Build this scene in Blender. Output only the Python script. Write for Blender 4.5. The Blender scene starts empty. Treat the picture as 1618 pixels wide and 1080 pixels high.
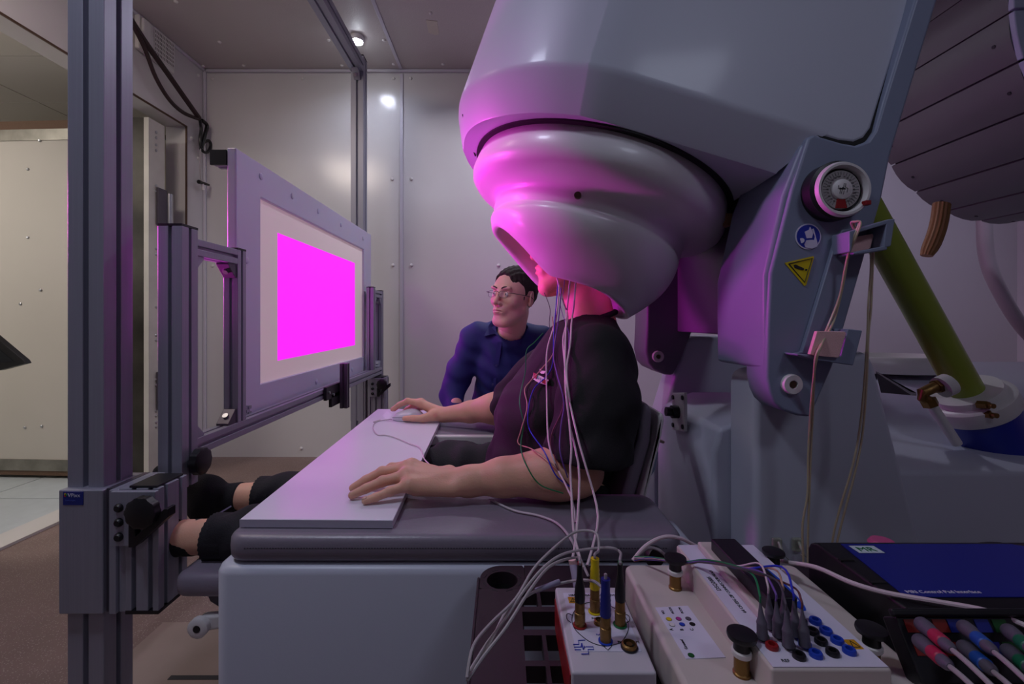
import bpy, bmesh, math, random
import numpy as np
from mathutils import Vector, Matrix, Euler
from mathutils.bvhtree import BVHTree
random.seed(4)
PI = math.pi
SC = bpy.context.scene
COL = SC.collection

# ------------------------------------------------------------------ camera
FPX, VX, VY, CZ = 719.0, 795.0, 505.0, 1.0
cd = bpy.data.cameras.new('camera'); cam = bpy.data.objects.new('camera', cd); COL.objects.link(cam)
cam.location = (0, 0, CZ); cam.rotation_euler = (PI/2, 0, 0)
cd.sensor_width = 36; cd.lens = 36*FPX/1618
cd.shift_x = (809-VX)/1618; cd.shift_y = (VY-540)/1618
cd.clip_start = 0.02
SC.camera = cam
# ------------------------------------------------------------------ world and exposure
w = bpy.data.worlds.new('world'); SC.world = w; w.use_nodes = True
w.node_tree.nodes['Background'].inputs[0].default_value = (0.5, 0.5, 0.6, 1)
w.node_tree.nodes['Background'].inputs[1].default_value = 0.05
SC.view_settings.view_transform = 'Standard'; SC.view_settings.look = 'None'
SC.view_settings.gamma = 1; SC.view_settings.use_curve_mapping = False
SC.view_settings.exposure = 0.0

def area(name, loc, target, size, power, col, spread=PI, sy=None):
    l = bpy.data.lights.new(name, 'AREA'); l.energy = power; l.color = col; l.size = size; l.spread = spread
    if sy: l.shape = 'RECTANGLE'; l.size_y = sy
    else: l.shape = 'DISK'
    o = bpy.data.objects.new(name, l); COL.objects.link(o); o.location = loc
    d = Vector(target)-Vector(loc); o.rotation_euler = d.to_track_quat('-Z', 'Y').to_euler()
    return o
COOL = (0.74, 0.80, 1.0); WARM = (1.0, 0.86, 0.76); MAG = (1.0, 0.045, 0.82)
LIGHTS = [
 ('downlight_rear_left', (-0.94, 2.93, 2.785), (-0.94, 3.05, 0), 0.07, 32.0, COOL, 2.6, None),
 ('downlight_front_left', (-1.0, 0.36, 2.79), (-0.3, 0.9, 0), 0.30, 8.5, COOL, 2.4, None),
 ('downlight_middle', (0.15, 2.75, 2.79), (0.1, 2.6, 0), 0.10, 10.0, (0.85, 0.86, 1.0), 2.6, None),
 ('downlight_right', (2.6, 2.1, 2.79), (2.4, 2.6, 0), 0.12, 7.0, (0.75, 0.72, 1.0), 2.6, None),
 ('warm_lamp_floor_left', (-1.75, 1.3, 2.79), (-1.1, 3.0, 0), 0.6, 14.0, WARM, 2.6, None),
 ('projected_image_light', (-.8595, 2.22, 1.092), (1, 2.22, 1.092), 0.90, 1.9, (1.0, 0.02, 1.0), 2.35, .47),
 ('fill_front_right', (1.0, -0.9, 2.79), (.7, .8, 1.3), 0.6, 3.6, COOL, 2.0, None),  # added fill without a fixture, lifts the near face of the housing
 ('corridor_lamp', (-3.6, 1.7, 2.50), (-3.6, 1.7, 0), 1.0, 18.0, (1.0, 0.93, 0.84), PI, 0.6),
]
pl_ = bpy.data.lights.new('corridor_fill', 'POINT'); pl_.energy = 20; pl_.color = (1, .95, .90); pl_.shadow_soft_size = .3  # added unseen fill that brightens the corridor ceiling, no real lamp
po_ = bpy.data.objects.new('corridor_fill', pl_); COL.objects.link(po_); po_.location = (-3.9, 1.5, 1.7)
sp_ = bpy.data.lights.new('magenta_side_fill', 'SPOT'); sp_.energy = 150; sp_.color = MAG; sp_.shadow_soft_size = .2; sp_.spot_size = 0.62; sp_.spot_blend = .75  # added magenta spot out of view at left, tints hood and volunteer
so_ = bpy.data.objects.new('magenta_side_fill', sp_); COL.objects.link(so_); so_.location = (-1.62, 1.40, 1.34)
so_.rotation_euler = (Vector((.20, 1.08, 1.10))-Vector(so_.location)).to_track_quat('-Z', 'Y').to_euler()
sq_ = bpy.data.lights.new('magenta_low_fill', 'SPOT'); sq_.energy = 70; sq_.color = MAG; sq_.shadow_soft_size = .05; sq_.spot_size = 0.5; sq_.spot_blend = .6  # second added magenta spot, aimed up at the housing chamfer
sr_ = bpy.data.objects.new('magenta_low_fill', sq_); COL.objects.link(sr_); sr_.location = (-1.58, 1.36, .80)
sr_.rotation_euler = (Vector((.0, 1.12, 1.38))-Vector(sr_.location)).to_track_quat('-Z', 'Y').to_euler()
for a in LIGHTS: area(a[0], a[1], a[2], a[3], a[4], a[5], a[6], a[7])

# ------------------------------------------------------------------ helpers
def P(px, py, d): return Vector(((px-VX)/FPX*d, d, (VY-py)/FPX*d+CZ))
def PZ(px, py, z):
    d = (CZ-z)*FPX/(py-VY); return Vector(((px-VX)/FPX*d, d, z))
def S(h, s=1.0):
    h = h.lstrip('#'); o = []
    for i in (0, 2, 4):
        c = int(h[i:i+2], 16)/255; o.append((c/12.92 if c <= .04045 else ((c+.055)/1.055)**2.4)*s)
    return tuple(o)
MATS = {}
def mat(name, col, rough=.5, metal=0, bump=0, bscale=80, var=0, vscale=8, emit=None, es=1, sss=0, coat=0, trans=0, alpha=1, speck=None, spec=None, brush=None):
    if name in MATS: return MATS[name]
    m = bpy.data.materials.new(name); m.use_nodes = True; nt = m.node_tree; N = nt.nodes; L = nt.links
    b = N['Principled BSDF']; c4 = (*col, 1)
    b.inputs['Base Color'].default_value = c4; b.inputs['Roughness'].default_value = rough
    b.inputs['Metallic'].default_value = metal
    if spec is not None: b.inputs['Specular IOR Level'].default_value = spec
    if coat: b.inputs['Coat Weight'].default_value = coat; b.inputs['Coat Roughness'].default_value = .12
    if trans: b.inputs['Transmission Weight'].default_value = trans
    if alpha < 1: b.inputs['Alpha'].default_value = alpha
    if sss:
        b.inputs['Subsurface Weight'].default_value = sss; b.inputs['Subsurface Radius'].default_value = (1, .35, .2)
        b.inputs['Subsurface Scale'].default_value = .01
    if emit: b.inputs['Emission Color'].default_value = (*emit, 1); b.inputs['Emission Strength'].default_value = es
    tc = N.new('ShaderNodeTexCoord')
    if brush:
        mp = N.new('ShaderNodeMapping'); mp.inputs['Scale'].default_value = brush; L.new(tc.outputs['Object'], mp.inputs[0]); src = mp.outputs[0]
    else: src = tc.outputs['Object']
    if var or speck:
        n = N.new('ShaderNodeTexNoise'); n.inputs['Scale'].default_value = vscale; n.inputs['Detail'].default_value = 4
        L.new(src, n.inputs['Vector'])
        r = N.new('ShaderNodeValToRGB'); r.color_ramp.elements[0].position = .3; r.color_ramp.elements[1].position = .7
        r.color_ramp.elements[0].color = tuple(x*(1-var) for x in col)+(1,)
        r.color_ramp.elements[1].color = tuple(min(1, x*(1+var)) for x in col)+(1,)
        L.new(n.outputs['Fac'], r.inputs[0]); out = r.outputs[0]
        if speck:
            v = N.new('ShaderNodeTexVoronoi'); v.inputs['Scale'].default_value = speck[1]; L.new(src, v.inputs['Vector'])
            r2 = N.new('ShaderNodeValToRGB'); r2.color_ramp.elements[0].position = .16; r2.color_ramp.elements[0].color = (1, 1, 1, 1)
            r2.color_ramp.elements[1].position = .28; r2.color_ramp.elements[1].color = (0, 0, 0, 1)
            L.new(v.outputs['Distance'], r2.inputs[0])
            mx = N.new('ShaderNodeMix'); mx.data_type = 'RGBA'; L.new(r2.outputs[0], mx.inputs[0]); L.new(out, mx.inputs[6])
            mx.inputs[7].default_value = (*speck[0], 1); out = mx.outputs[2]
        L.new(out, b.inputs['Base Color'])
    if bump:
        n2 = N.new('ShaderNodeTexNoise'); n2.inputs['Scale'].default_value = bscale; n2.inputs['Detail'].default_value = 3
        L.new(src, n2.inputs['Vector']); bp = N.new('ShaderNodeBump'); bp.inputs['Strength'].default_value = bump; bp.inputs['Distance'].default_value = .004
        L.new(n2.outputs['Fac'], bp.inputs['Height']); L.new(bp.outputs[0], b.inputs['Normal'])
    MATS[name] = m; return m

class MB:
    def __init__(s): s.v = []; s.f = []
    def add(s, vs, fs):
        o = len(s.v); s.v += [tuple(v) for v in vs]; s.f += [tuple(i+o for i in f) for f in fs]; return s
    def box(s, x0, x1, y0, y1, z0, z1, M=None):
        vs = [Vector((x, y, z)) for x in (x0, x1) for y in (y0, y1) for z in (z0, z1)]
        if M: vs = [M@v for v in vs]
        return s.add(vs, [(0, 1, 3, 2), (4, 6, 7, 5), (0, 4, 5, 1), (2, 3, 7, 6), (0, 2, 6, 4), (1, 5, 7, 3)])
    def loft(s, rings, cap=True, closed=True):
        n = len(rings[0]); o = len(s.v)
        for r in rings: s.v += [tuple(p) for p in r]
        for i in range(len(rings)-1):
            for j in range(n if closed else n-1):
                k = (j+1) % n; s.f.append((o+i*n+j, o+i*n+k, o+(i+1)*n+k, o+(i+1)*n+j))
        if cap: s.f.append(tuple(o+j for j in range(n))); s.f.append(tuple(o+(len(rings)-1)*n+j for j in reversed(range(n))))
        return s
    def prism(s, poly, axis, a, b):
        def T(p, t): return (t, p[0], p[1]) if axis == 'x' else (p[0], t, p[1]) if axis == 'y' else (p[0], p[1], t)
        return s.loft([[T(p, a) for p in poly], [T(p, b) for p in poly]])
    def cyl(s, p0, p1, r0, r1=None, n=20, cap=True):
        r1 = r0 if r1 is None else r1; p0 = Vector(p0); p1 = Vector(p1); d = (p1-p0).normalized()
        u = d.orthogonal().normalized(); w = d.cross(u)
        R = lambda c, r: [c+r*(math.cos(2*PI*i/n)*u+math.sin(2*PI*i/n)*w) for i in range(n)]
        return s.loft([R(p0, r0), R(p1, r1)], cap)
    def lathe(s, prof, o, ax, n=32, cap=True):
        o = Vector(o); d = Vector(ax).normalized(); u = d.orthogonal().normalized(); w = d.cross(u)
        return s.loft([[o+d*h+r*(math.cos(2*PI*i/n)*u+math.sin(2*PI*i/n)*w) for i in range(n)] for r, h in prof], cap)
    def tube(s, pts, r, n=8, res=5, smooth=True):
        pts = [Vector(p) for p in pts]
        if smooth and len(pts) > 2:
            q = [pts[0]]+pts+[pts[-1]]; out = []
            for i in range(1, len(q)-2):
                for k in range(res):
                    t = k/res; a, b, c, d = q[i-1], q[i], q[i+1], q[i+2]
                    out.append(.5*((2*b)+(c-a)*t+(2*a-5*b+4*c-d)*t*t+(3*b-a-3*c+d)*t**3))
            out.append(pts[-1]); pts = out
        rr = r if hasattr(r, '__len__') else None
        rings = []; prev = None
        for i, p in enumerate(pts):
            d = (pts[min(i+1, len(pts)-1)]-pts[max(i-1, 0)]).normalized()
            u = d.orthogonal().normalized() if prev is None else (prev-d*prev.dot(d)).normalized()
            prev = u; ww = d.cross(u)
            R = rr[0]+(rr[1]-rr[0])*i/(len(pts)-1) if rr else r
            rings.append([p+R*(math.cos(2*PI*j/n)*u+math.sin(2*PI*j/n)*ww) for j in range(n)])
        return s.loft(rings)
    def sphere(s, c, r, n=16, m=10, M=None):
        rx, ry, rz = r if hasattr(r, '__len__') else (r, r, r); c = Vector(c); rings = []
        for i in range(1, m):
            t = PI*i/m
            ring = [Vector((rx*math.sin(t)*math.cos(2*PI*j/n), ry*math.sin(t)*math.sin(2*PI*j/n), -rz*math.cos(t))) for j in range(n)]
            rings.append([c+(M@p if M else p) for p in ring])
        return s.loft(rings)

def link(name, me, m, parent=None, bevel=0, seg=2, smooth=True, ang=38):
    o = bpy.data.objects.new(name, me); COL.objects.link(o)
    if m: me.materials.append(m)
    if parent:
        o.parent = parent; o.matrix_parent_inverse = Matrix.Translation(-parent_loc(parent))
    if bevel:
        b = o.modifiers.new('bevel', 'BEVEL'); b.width = bevel; b.segments = seg; b.limit_method = 'ANGLE'; b.angle_limit = math.radians(35)
    return o
def parent_loc(p):
    return p.location+(p.matrix_parent_inverse.translation+parent_loc(p.parent) if p.parent else Vector((0, 0, 0)))
def mesh_of(mb, name, smooth=True, ang=38, fix=True):
    me = bpy.data.meshes.new(name); me.from_pydata(mb.v, [], mb.f); me.validate()
    if fix:
        bm = bmesh.new(); bm.from_mesh(me); bmesh.ops.remove_doubles(bm, verts=bm.verts, dist=1e-6); bmesh.ops.recalc_face_normals(bm, faces=bm.faces); bm.to_mesh(me); bm.free()
    if smooth:
        for p in me.polygons: p.use_smooth = True
        me.set_sharp_from_angle(angle=math.radians(ang))
    return me
def obj(name, mb, m, parent=None, bevel=0, seg=2, smooth=True, ang=38, fix=True):
    o = link(name, mesh_of(mb, name, smooth, ang, fix), m, parent, bevel, seg)
    if bevel: o.modifiers['bevel'].harden_normals = True
    return o
def inst(name, me, loc, parent=None, rot=None):
    o = bpy.data.objects.new(name, me); COL.objects.link(o); o.location = loc
    if rot: o.rotation_euler = rot
    if parent:
        o.parent = parent; o.matrix_parent_inverse = Matrix.Translation(-parent_loc(parent))
    return o
def tag(o, label=None, cat=None, group=None, kind=None):
    if label: o['label'] = label
    if cat: o['category'] = cat
    if group: o['group'] = group
    if kind: o['kind'] = kind
    return o
def thing(name, label, cat, loc=(0, 0, 0), group=None):
    o = bpy.data.objects.new(name, None); COL.objects.link(o); o.location = loc; o.empty_display_size = .05
    return tag(o, label, cat, group)
def struct(name, mb, m, parent=None, **k):
    o = obj(name, mb, m, parent, **k)
    if not parent: o['kind'] = 'structure'
    return o
def text(s, size, m, parent, org, xd, yd, name='lettering', depth=.0004, align='LEFT', sx=1.0):
    cu = bpy.data.curves.new('t', 'FONT'); cu.body = s; cu.size = size; cu.extrude = depth; cu.align_x = align; cu.resolution_u = 3
    t = bpy.data.objects.new('t', cu); COL.objects.link(t)
    dg = bpy.context.evaluated_depsgraph_get(); me = bpy.data.meshes.new_from_object(t.evaluated_get(dg))
    bpy.data.objects.remove(t); xd = Vector(xd).normalized(); yd = Vector(yd).normalized(); zd = xd.cross(yd)
    Mx = Matrix(((xd.x*sx, yd.x, zd.x, org[0]), (xd.y*sx, yd.y, zd.y, org[1]), (xd.z*sx, yd.z, zd.z, org[2]), (0, 0, 0, 1)))
    me.transform(Mx); me.materials.clear()
    return link(name, me, m, parent)

# ---------------------------------------------------- signed distance fields -> one continuous surface
class Field:
    def __init__(s, lo, hi, h):
        s.lo = np.array(lo, float); s.h = h; s.n = np.ceil((np.array(hi)-s.lo)/h).astype(int)+1
        s.V = np.full(s.n, 1.0, np.float32)
    OFF = (0, 0, 0)
    def _sl(s, lo, hi):
        a = np.clip(np.floor((np.array(lo)-s.lo)/s.h).astype(int), 0, s.n); b = np.clip(np.ceil((np.array(hi)-s.lo)/s.h).astype(int)+1, 0, s.n)
        sl = tuple(slice(a[i], b[i]) for i in range(3))
        g = [(np.arange(a[i], b[i])*s.h+s.lo[i]).astype(np.float32) for i in range(3)]
        return sl, g[0][:, None, None], g[1][None, :, None], g[2][None, None, :]
    def _op(s, sl, d, k, sub):
        A = s.V[sl]
        if sub:
            d = -d; h = np.maximum(k-np.abs(A-d), 0)/k; s.V[sl] = np.maximum(A, d)+h*h*k*.25
        else:
            h = np.maximum(k-np.abs(A-d), 0)/k; s.V[sl] = np.minimum(A, d)-h*h*k*.25
    def cap(s, a, b, ra, rb=None, k=.01, sub=False):
        rb = ra if rb is None else rb; a = np.array(a, float); b = np.array(b, float); R = max(ra, rb)+k+3*s.h
        sl, X, Y, Z = s._sl(np.minimum(a, b)-R, np.maximum(a, b)+R); ba = b-a; l2 = max(ba@ba, 1e-12)
        px, py, pz = X-a[0], Y-a[1], Z-a[2]; t = np.clip((px*ba[0]+py*ba[1]+pz*ba[2])/l2, 0, 1)
        d = np.sqrt((px-t*ba[0])**2+(py-t*ba[1])**2+(pz-t*ba[2])**2)-(ra+(rb-ra)*t)
        s._op(sl, d, k, sub); return s
    def chain(s, pts, rs, k=.008):
        for i in range(len(pts)-1): s.cap(pts[i], pts[i+1], rs[i], rs[i+1], k)
        return s
    def ell(s, c, r, k=.01, rot=None, sub=False):
        c = np.array(c, float); r = np.array(r, float); R = r.max()+k+3*s.h
        ext = np.array([R]*3) if rot is not None else r+k+3*s.h
        sl, X, Y, Z = s._sl(c-ext, c+ext); x, y, z = X-c[0], Y-c[1], Z-c[2]
        if rot is not None:
            m = np.array(Euler(rot).to_matrix().transposed())
            x, y, z = m[0, 0]*x+m[0, 1]*y+m[0, 2]*z, m[1, 0]*x+m[1, 1]*y+m[1, 2]*z, m[2, 0]*x+m[2, 1]*y+m[2, 2]*z
        k0 = np.sqrt((x/r[0])**2+(y/r[1])**2+(z/r[2])**2); k1 = np.sqrt((x/r[0]**2)**2+(y/r[1]**2)**2+(z/r[2]**2)**2)
        s._op(sl, k0*(k0-1)/np.maximum(k1, 1e-6), k, sub); return s
    def plane(s, n, p, k=.002):        # removes the side n points to
        n = np.array(n, float); n /= np.linalg.norm(n); sl, X, Y, Z = s._sl(s.lo, s.lo+s.n*s.h)
        s._op(sl, -(X*n[0]+Y*n[1]+Z*n[2]-np.dot(n, p)), k, True); return s
    def warp(s, fn):
        sl, X, Y, Z = s._sl(s.lo, s.lo+s.n*s.h); s.V += fn(X, Y, Z).astype(np.float32); return s
    def mesh(s):
        V = s.V.copy(); V[0] = V[-1] = 1; V[:, 0] = V[:, -1] = 1; V[:, :, 0] = V[:, :, -1] = 1
        S_ = V < 0; n = s.n; cs = np.zeros(n-1, np.uint8)
        for dx in (0, 1):
            for dy in (0, 1):
                for dz in (0, 1): cs += S_[dx:n[0]-1+dx, dy:n[1]-1+dy, dz:n[2]-1+dz]
        act = np.argwhere((cs > 0) & (cs < 8)); idx = np.full(n-1, -1, np.int32); idx[tuple(act.T)] = np.arange(len(act))
        cor = [(a, b, c) for a in (0, 1) for b in (0, 1) for c in (0, 1)]; pos = np.zeros((len(act), 3)); cnt = np.zeros(len(act))
        vals = {c: V[act[:, 0]+c[0], act[:, 1]+c[1], act[:, 2]+c[2]] for c in cor}
        for a in cor:
            for ax in range(3):
                if a[ax] == 0:
                    b = list(a); b[ax] = 1; b = tuple(b); va, vb = vals[a], vals[b]; m = (va < 0) != (vb < 0)
                    t = np.where(m, va/np.where(m, va-vb, 1), 0); q = np.tile(np.array(a, float), (len(act), 1)); q[:, ax] = t
                    pos[m] += q[m]; cnt[m] += 1
        pos = (act+pos/cnt[:, None])*s.h+s.lo+np.array(Field.OFF); quads = []
        for ax in range(3):
            o1, o2 = [(1, 2), (2, 0), (0, 1)][ax]; A = [slice(None)]*3; B = [slice(None)]*3; A[ax] = slice(0, -1); B[ax] = slice(1, None)
            df = S_[tuple(A)] != S_[tuple(B)]; e = np.argwhere(df); e = e[(e[:, o1] > 0) & (e[:, o2] > 0) & (e[:, o1] < n[o1]-1) & (e[:, o2] < n[o2]-1)]
            def ci(a, b):
                f = e.copy(); f[:, o1] -= a; f[:, o2] -= b; return idx[tuple(f.T)]
            q = np.stack([ci(0, 0), ci(1, 0), ci(1, 1), ci(0, 1)], 1); fl = ~S_[tuple(e.T)]; q[fl] = q[fl][:, ::-1]; quads.append(q)
        return pos, np.concatenate(quads)
def fmesh(name, parts, m, parent=None, bevel=0):
    vs = []; fs = []; o = 0
    for v, f in parts: vs.append(v); fs.append(f+o); o += len(v)
    v = np.concatenate(vs); f = np.concatenate(fs); me = bpy.data.meshes.new(name)
    me.vertices.add(len(v)); me.vertices.foreach_set('co', v.astype(np.float32).ravel())
    me.loops.add(f.size); me.loops.foreach_set('vertex_index', f.astype(np.int32).ravel())
    me.polygons.add(len(f)); me.polygons.foreach_set('loop_start', np.arange(0, f.size, 4, dtype=np.int32)); me.polygons.foreach_set('loop_total', np.full(len(f), 4, np.int32))
    me.update(calc_edges=True); me.validate()
    me.polygons.foreach_set('use_smooth', np.ones(len(f), bool)); me.update()
    return link(name, me, m, parent)
def xform(vf, M):
    v, f = vf; A = np.array(M); return v@A[:3, :3].T+A[:3, 3], f

# ------------------------------------------------------------------ materials
WALL = mat('wall_panel_paint', S('cfccce'), .18, bump=.06, bscale=220, var=.03, vscale=2)
CEIL = mat('ceiling_panel_paint', S('bdb4b2'), .35, bump=.25, bscale=120, var=.03, vscale=2)
JOINT = mat('joint_strip', S('c4c0cc'), .35)
CAP = mat('white_plastic_cap', S('d8d4d4'), .35)
FLOOR = mat('speckled_vinyl', S('7a6560'), .55, var=.10, vscale=5, speck=(S('a39890'), 160), bump=.05, bscale=200)
TILE = mat('pale_floor_tile', S('b5bcbf'), .45, var=.05, vscale=12)
OUTW = mat('corridor_paint', S('d6cfc4'), .6)
CTILE = mat('ceiling_tile', S('cfc8bf'), .9, bump=.2, bscale=400)
ALU = mat('anodised_aluminium', S('9a9aa8'), .42, metal=.35, brush=(90, 90, 1), var=.05, vscale=3)
ALUD = mat('dark_aluminium', S('56505c'), .4, metal=.4)
SLOT = mat('slot_black', S('1c1b22'), .6)
BLK = mat('black_plastic', S('141318'), .42)
BLKM = mat('black_rubber', S('0d0d10'), .75)
STEEL = mat('steel', S('b8b8bc'), .3, metal=1)
MILK = mat('frosted_acrylic', S('cfc8e2'), .38, sss=.35, coat=.2)
MAGENTA = mat('projected_magenta', (.1, 0, .1), .6, emit=(1.0, 0.016, 1.0), es=1.05)
SCR = mat('screen_cloth', S('e4dcd8'), .8, emit=(.9, .62, .68), es=.20)  # weak emission stands in for projector light leaking through the cloth
SHELL = mat('white_shell_plastic', S('d2cdd2'), .36, coat=.15, bump=.03, bscale=300)
HOUS = mat('housing_plastic', S('b9bccb'), .46, coat=.15, bump=.03, bscale=300)
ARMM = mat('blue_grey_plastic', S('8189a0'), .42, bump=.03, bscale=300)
BASEM = mat('base_white_plastic', S('bdbfce'), .38, bump=.03, bscale=200)
VINYL = mat('grey_vinyl', S('7c7482'), .36, bump=.12, bscale=120)
THREAD = mat('seam_thread', S('3a3540'), .6)
BOARD = mat('white_laminate', S('dcd8e6'), .3, var=.02, vscale=4)
BOARDE = mat('board_edge', S('b4aec0'), .5)
SKIN = mat('skin', S('dca88e'), .5, sss=.25, bump=.12, bscale=300, var=.06, vscale=18)
SKIN2 = mat('skin_light', S('ecbba8'), .48, sss=.25, bump=.10, bscale=300, var=.05, vscale=18)
LIP = mat('lip', S('b8655f'), .45)
HAIR = mat('dark_brown_hair', S('2a1c1b'), .8, bump=.8, bscale=140, brush=(1, 1, .25))
TSH = mat('black_cotton', S('110f13'), .85, bump=.25, bscale=500)
PANTS = mat('black_trouser_cloth', S('15121a'), .8, bump=.3, bscale=300)
SOCK = mat('black_knit', S('0f0e14'), .9, bump=.4, bscale=400)
SHIRT = mat('navy_cotton', S('202a6e'), .7, bump=.2, bscale=600)
BRASS = mat('brass', S('8a6a3c'), .38, metal=.8, bump=.2, bscale=300)
EQ = mat('equipment_white', S('c6bfca'), .42)
EQB = mat('equipment_beige', S('c8bcb8'), .45)
RED = mat('red_plastic', S('8e1a1e'), .4); BLUE = mat('blue_plastic', S('1c3fb4'), .4); GREEN = mat('green_plastic', S('0f6b3c'), .4)
YEL = mat('yellow_plastic', S('d8c014'), .4); NAVY = mat('blue_label', S('101f80'), .45)
CABW = mat('white_cable', S('c4b8c0'), .45); CABG = mat('grey_cable', S('a79fa4'), .5)
INK = mat('ink', S('17161e'), .6); INKB = mat('blue_ink', S('2436a8'), .6); PAPER = mat('paper_label', S('d4cfe4'), .5)
MAROON = mat('plum_black_plastic', S('251822'), .5, bump=.05, bscale=200)
# ================================================================== THE ROOM
XL, XR, YB, YF, ZC = -2.18, 3.75, 3.32, -1.3, 2.82
LT = .14                                   # left wall thickness
OY1 = 3.13; OY0 = 1.85; OZ = 2.33          # door opening in left wall
fl = struct('floor', MB().box(XL, XR, YF, YB, -.05, 0), FLOOR)
ce = struct('ceiling', MB().box(XL-.0, XR, YF, YB, ZC, ZC+.05), CEIL)
wb = struct('wall_back', MB().box(XL, XR, YB, YB+.08, 0, ZC), WALL)
wr = struct('wall_right', MB().box(XR, XR+.08, YF, YB, 0, ZC), WALL)
wf = struct('wall_front', MB().box(XL, XR, YF-.08, YF, 0, ZC), WALL)
m = MB().box(XL-LT, XL, OY1, YB, 0, ZC).box(XL-LT, XL, YF, OY0, 0, ZC).box(XL-LT, XL, OY0, OY1, OZ, ZC)
wl = struct('wall_left', m, WALL)
# joints and coves
tr = struct('trim_1', MB().box(-.752, -.728, YB-.008, YB, 0, ZC-.03), JOINT, bevel=.003)
struct('trim_2', MB().box(-.752, -.728, YF, YB-.03, ZC-.008, ZC), JOINT, bevel=.003)
struct('trim_3', MB().box(XL+.02, XR, YB-.022, YB, ZC-.022, ZC), JOINT, bevel=.006)
struct('trim_4', MB().box(XL, XL+.02, YB-.02, YB, 0, ZC-.0), JOINT, bevel=.006)
struct('trim_5', MB().box(XL, XL+.02, YF, YB-.02, ZC-.02, ZC), JOINT, bevel=.006)
struct('trim_6', MB().box(.70, .724, YB-.008, YB, 0, ZC-.03), JOINT, bevel=.003)
struct('trim_7', MB().box(2.14, 2.164, YB-.008, YB, 0, ZC-.03), JOINT, bevel=.003)
struct('trim_8', MB().box(.70, .724, YF, YB-.03, ZC-.008, ZC), JOINT, bevel=.003)
# copper coloured lip round the door opening
COP = mat('copper_lip', S('5e463a'), .4, metal=.5)
struct('trim_9', MB().box(XL-.004, XL+.004, OY0, OY1, OZ-.006, OZ+.004).box(XL-.004, XL+.004, OY1-.004, OY1+.006, 0, OZ+.004), COP)
struct('trim_10', MB().box(XL-LT, XL-.0, OY0, OY1, .0, .012), mat('threshold', S('c8c4c0'), .4))
# plastic screw caps on wall and ceiling
cm = mesh_of(MB().lathe([(.012, 0), (.012, .003), (.009, .007), (.004, .009)], (0, 0, 0), (0, -1, 0), 12), 'screw_cap'); cm.materials.append(CAP)
for px, py in [(336, 125), (478, 124), (622, 124), (649, 124), (621, 419), (650, 419), (788, 419), (476, 708), (620, 283), (650, 283), (336, 420), (1500, 300)]:
    p = P(px, py, YB); inst('screw_cap', cm, (p.x, YB, p.z), wb)
cm2 = mesh_of(MB().lathe([(.012, 0), (.012, .003), (.009, .007), (.004, .009)], (0, 0, 0), (0, 0, -1), 12), 'screw_cap'); cm2.materials.append(CAP)
for px, py in [(321, 104), (385, 103), (540, 103), (622, 101), (700, 101), (347, 66), (519, 63), (607, 63), (278, 2), (680, 20)]:
    d = (ZC-1)*FPX/(VY-py); inst('screw_cap', cm2, ((px-VX)/FPX*d, d, ZC), ce)
cm3 = mesh_of(MB().lathe([(.012, 0), (.012, .003), (.009, .007), (.004, .009)], (0, 0, 0), (1, 0, 0), 12), 'screw_cap'); cm3.materials.append(CAP)
for px, py in [(313, 119), (302, 218), (302, 474), (313, 250)]:
    d = XL*FPX/(px-VX); inst('screw_cap', cm3, (XL, d, (VY-py)/FPX*d+1), wl)
# smeared tape mark on ceiling
d = (ZC-1)*FPX/(VY-43); x = (684-VX)/FPX*d
tag(obj('tape_patch', MB().prism([(x-.03, d-.07), (x+.035, d-.06), (x+.03, d+.06), (x+.005, d+.075), (x-.035, d+.05)], 'z', ZC-.003, ZC), mat('yellowed_tape', S('c9c0b2'), .5, bump=.4, bscale=40)), 'torn piece of yellowed tape stuck to the ceiling panel', 'tape')

# corridor beyond the door opening
CX0, CX1, CY0, CY1, CH = -5.6, XL-LT, -1.3, 4.1, 2.62
cfl = struct('floor_corridor', MB().box(CX0, CX1, CY0, CY1, -.05, -.006), mat('tile_joint', S('5c6265'), .8))
tm = mesh_of(MB().box(-.297, .297, -.297, .297, 0, .006), 'floor_tile'); tm.materials.append(TILE)
for i in range(5):
    for j in range(8):
        x = CX1-.3-.6*i; y = CY0+.9+.6*j-.35
        if x-.3 > CX0 and y < CY1-.25: inst('floor_tile', tm, (x, y, -.006), cfl)
struct('wall_corridor', MB().box(CX0, CX1, CY1, CY1+.05, 0, CH), OUTW)
struct('wall_corridor_left', MB().box(CX0-.05, CX0, CY0, CY1, 0, CH), OUTW)
cc = struct('ceiling_corridor', MB().box(CX0, CX1, CY0, CY1, CH+.01, CH+.05), mat('ceiling_grid', S('8e8880'), .9))  # darker backing that shows in the gaps between the tiles
tm2 = mesh_of(MB().box(-.596, .596, -.296, .296, -.006, 0), 'ceiling_tile'); tm2.materials.append(CTILE)
for i in range(3):
    for j in range(9):
        if (i, j) == (1, 4): continue
        x = CX1-.55-1.2*i; y = CY0+.2+.6*j
        if x-.6 > CX0-.6 and y < CY1-.2: inst('ceiling_tile', tm2, (x, y, CH+.008), cc)
lp = thing('ceiling_light', 'lit louvred office light panel in the tiled ceiling beyond the doorway', 'ceiling light', (CX1-1.75, 2.6+.0, CH-.01))
bx, by = CX1-1.75, CY0+.2+2.4
obj('frame', MB().box(bx-.59, bx+.59, by-.29, by+.29, CH-.0, CH+.01), CAP, lp)
obj('diffuser', MB().box(bx-.55, bx+.55, by-.25, by+.25, CH-.006, CH-.0), mat('lit_diffuser', S('ffffff'), .5, emit=(1, .97, .92), es=1.2), lp)
for k in range(10): obj('louvre', MB().box(bx-.53+.118*k-.002, bx-.53+.118*k+.002, bx*0+by-.25, by+.25, CH-.02, CH-.006), STEEL, lp)

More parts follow.
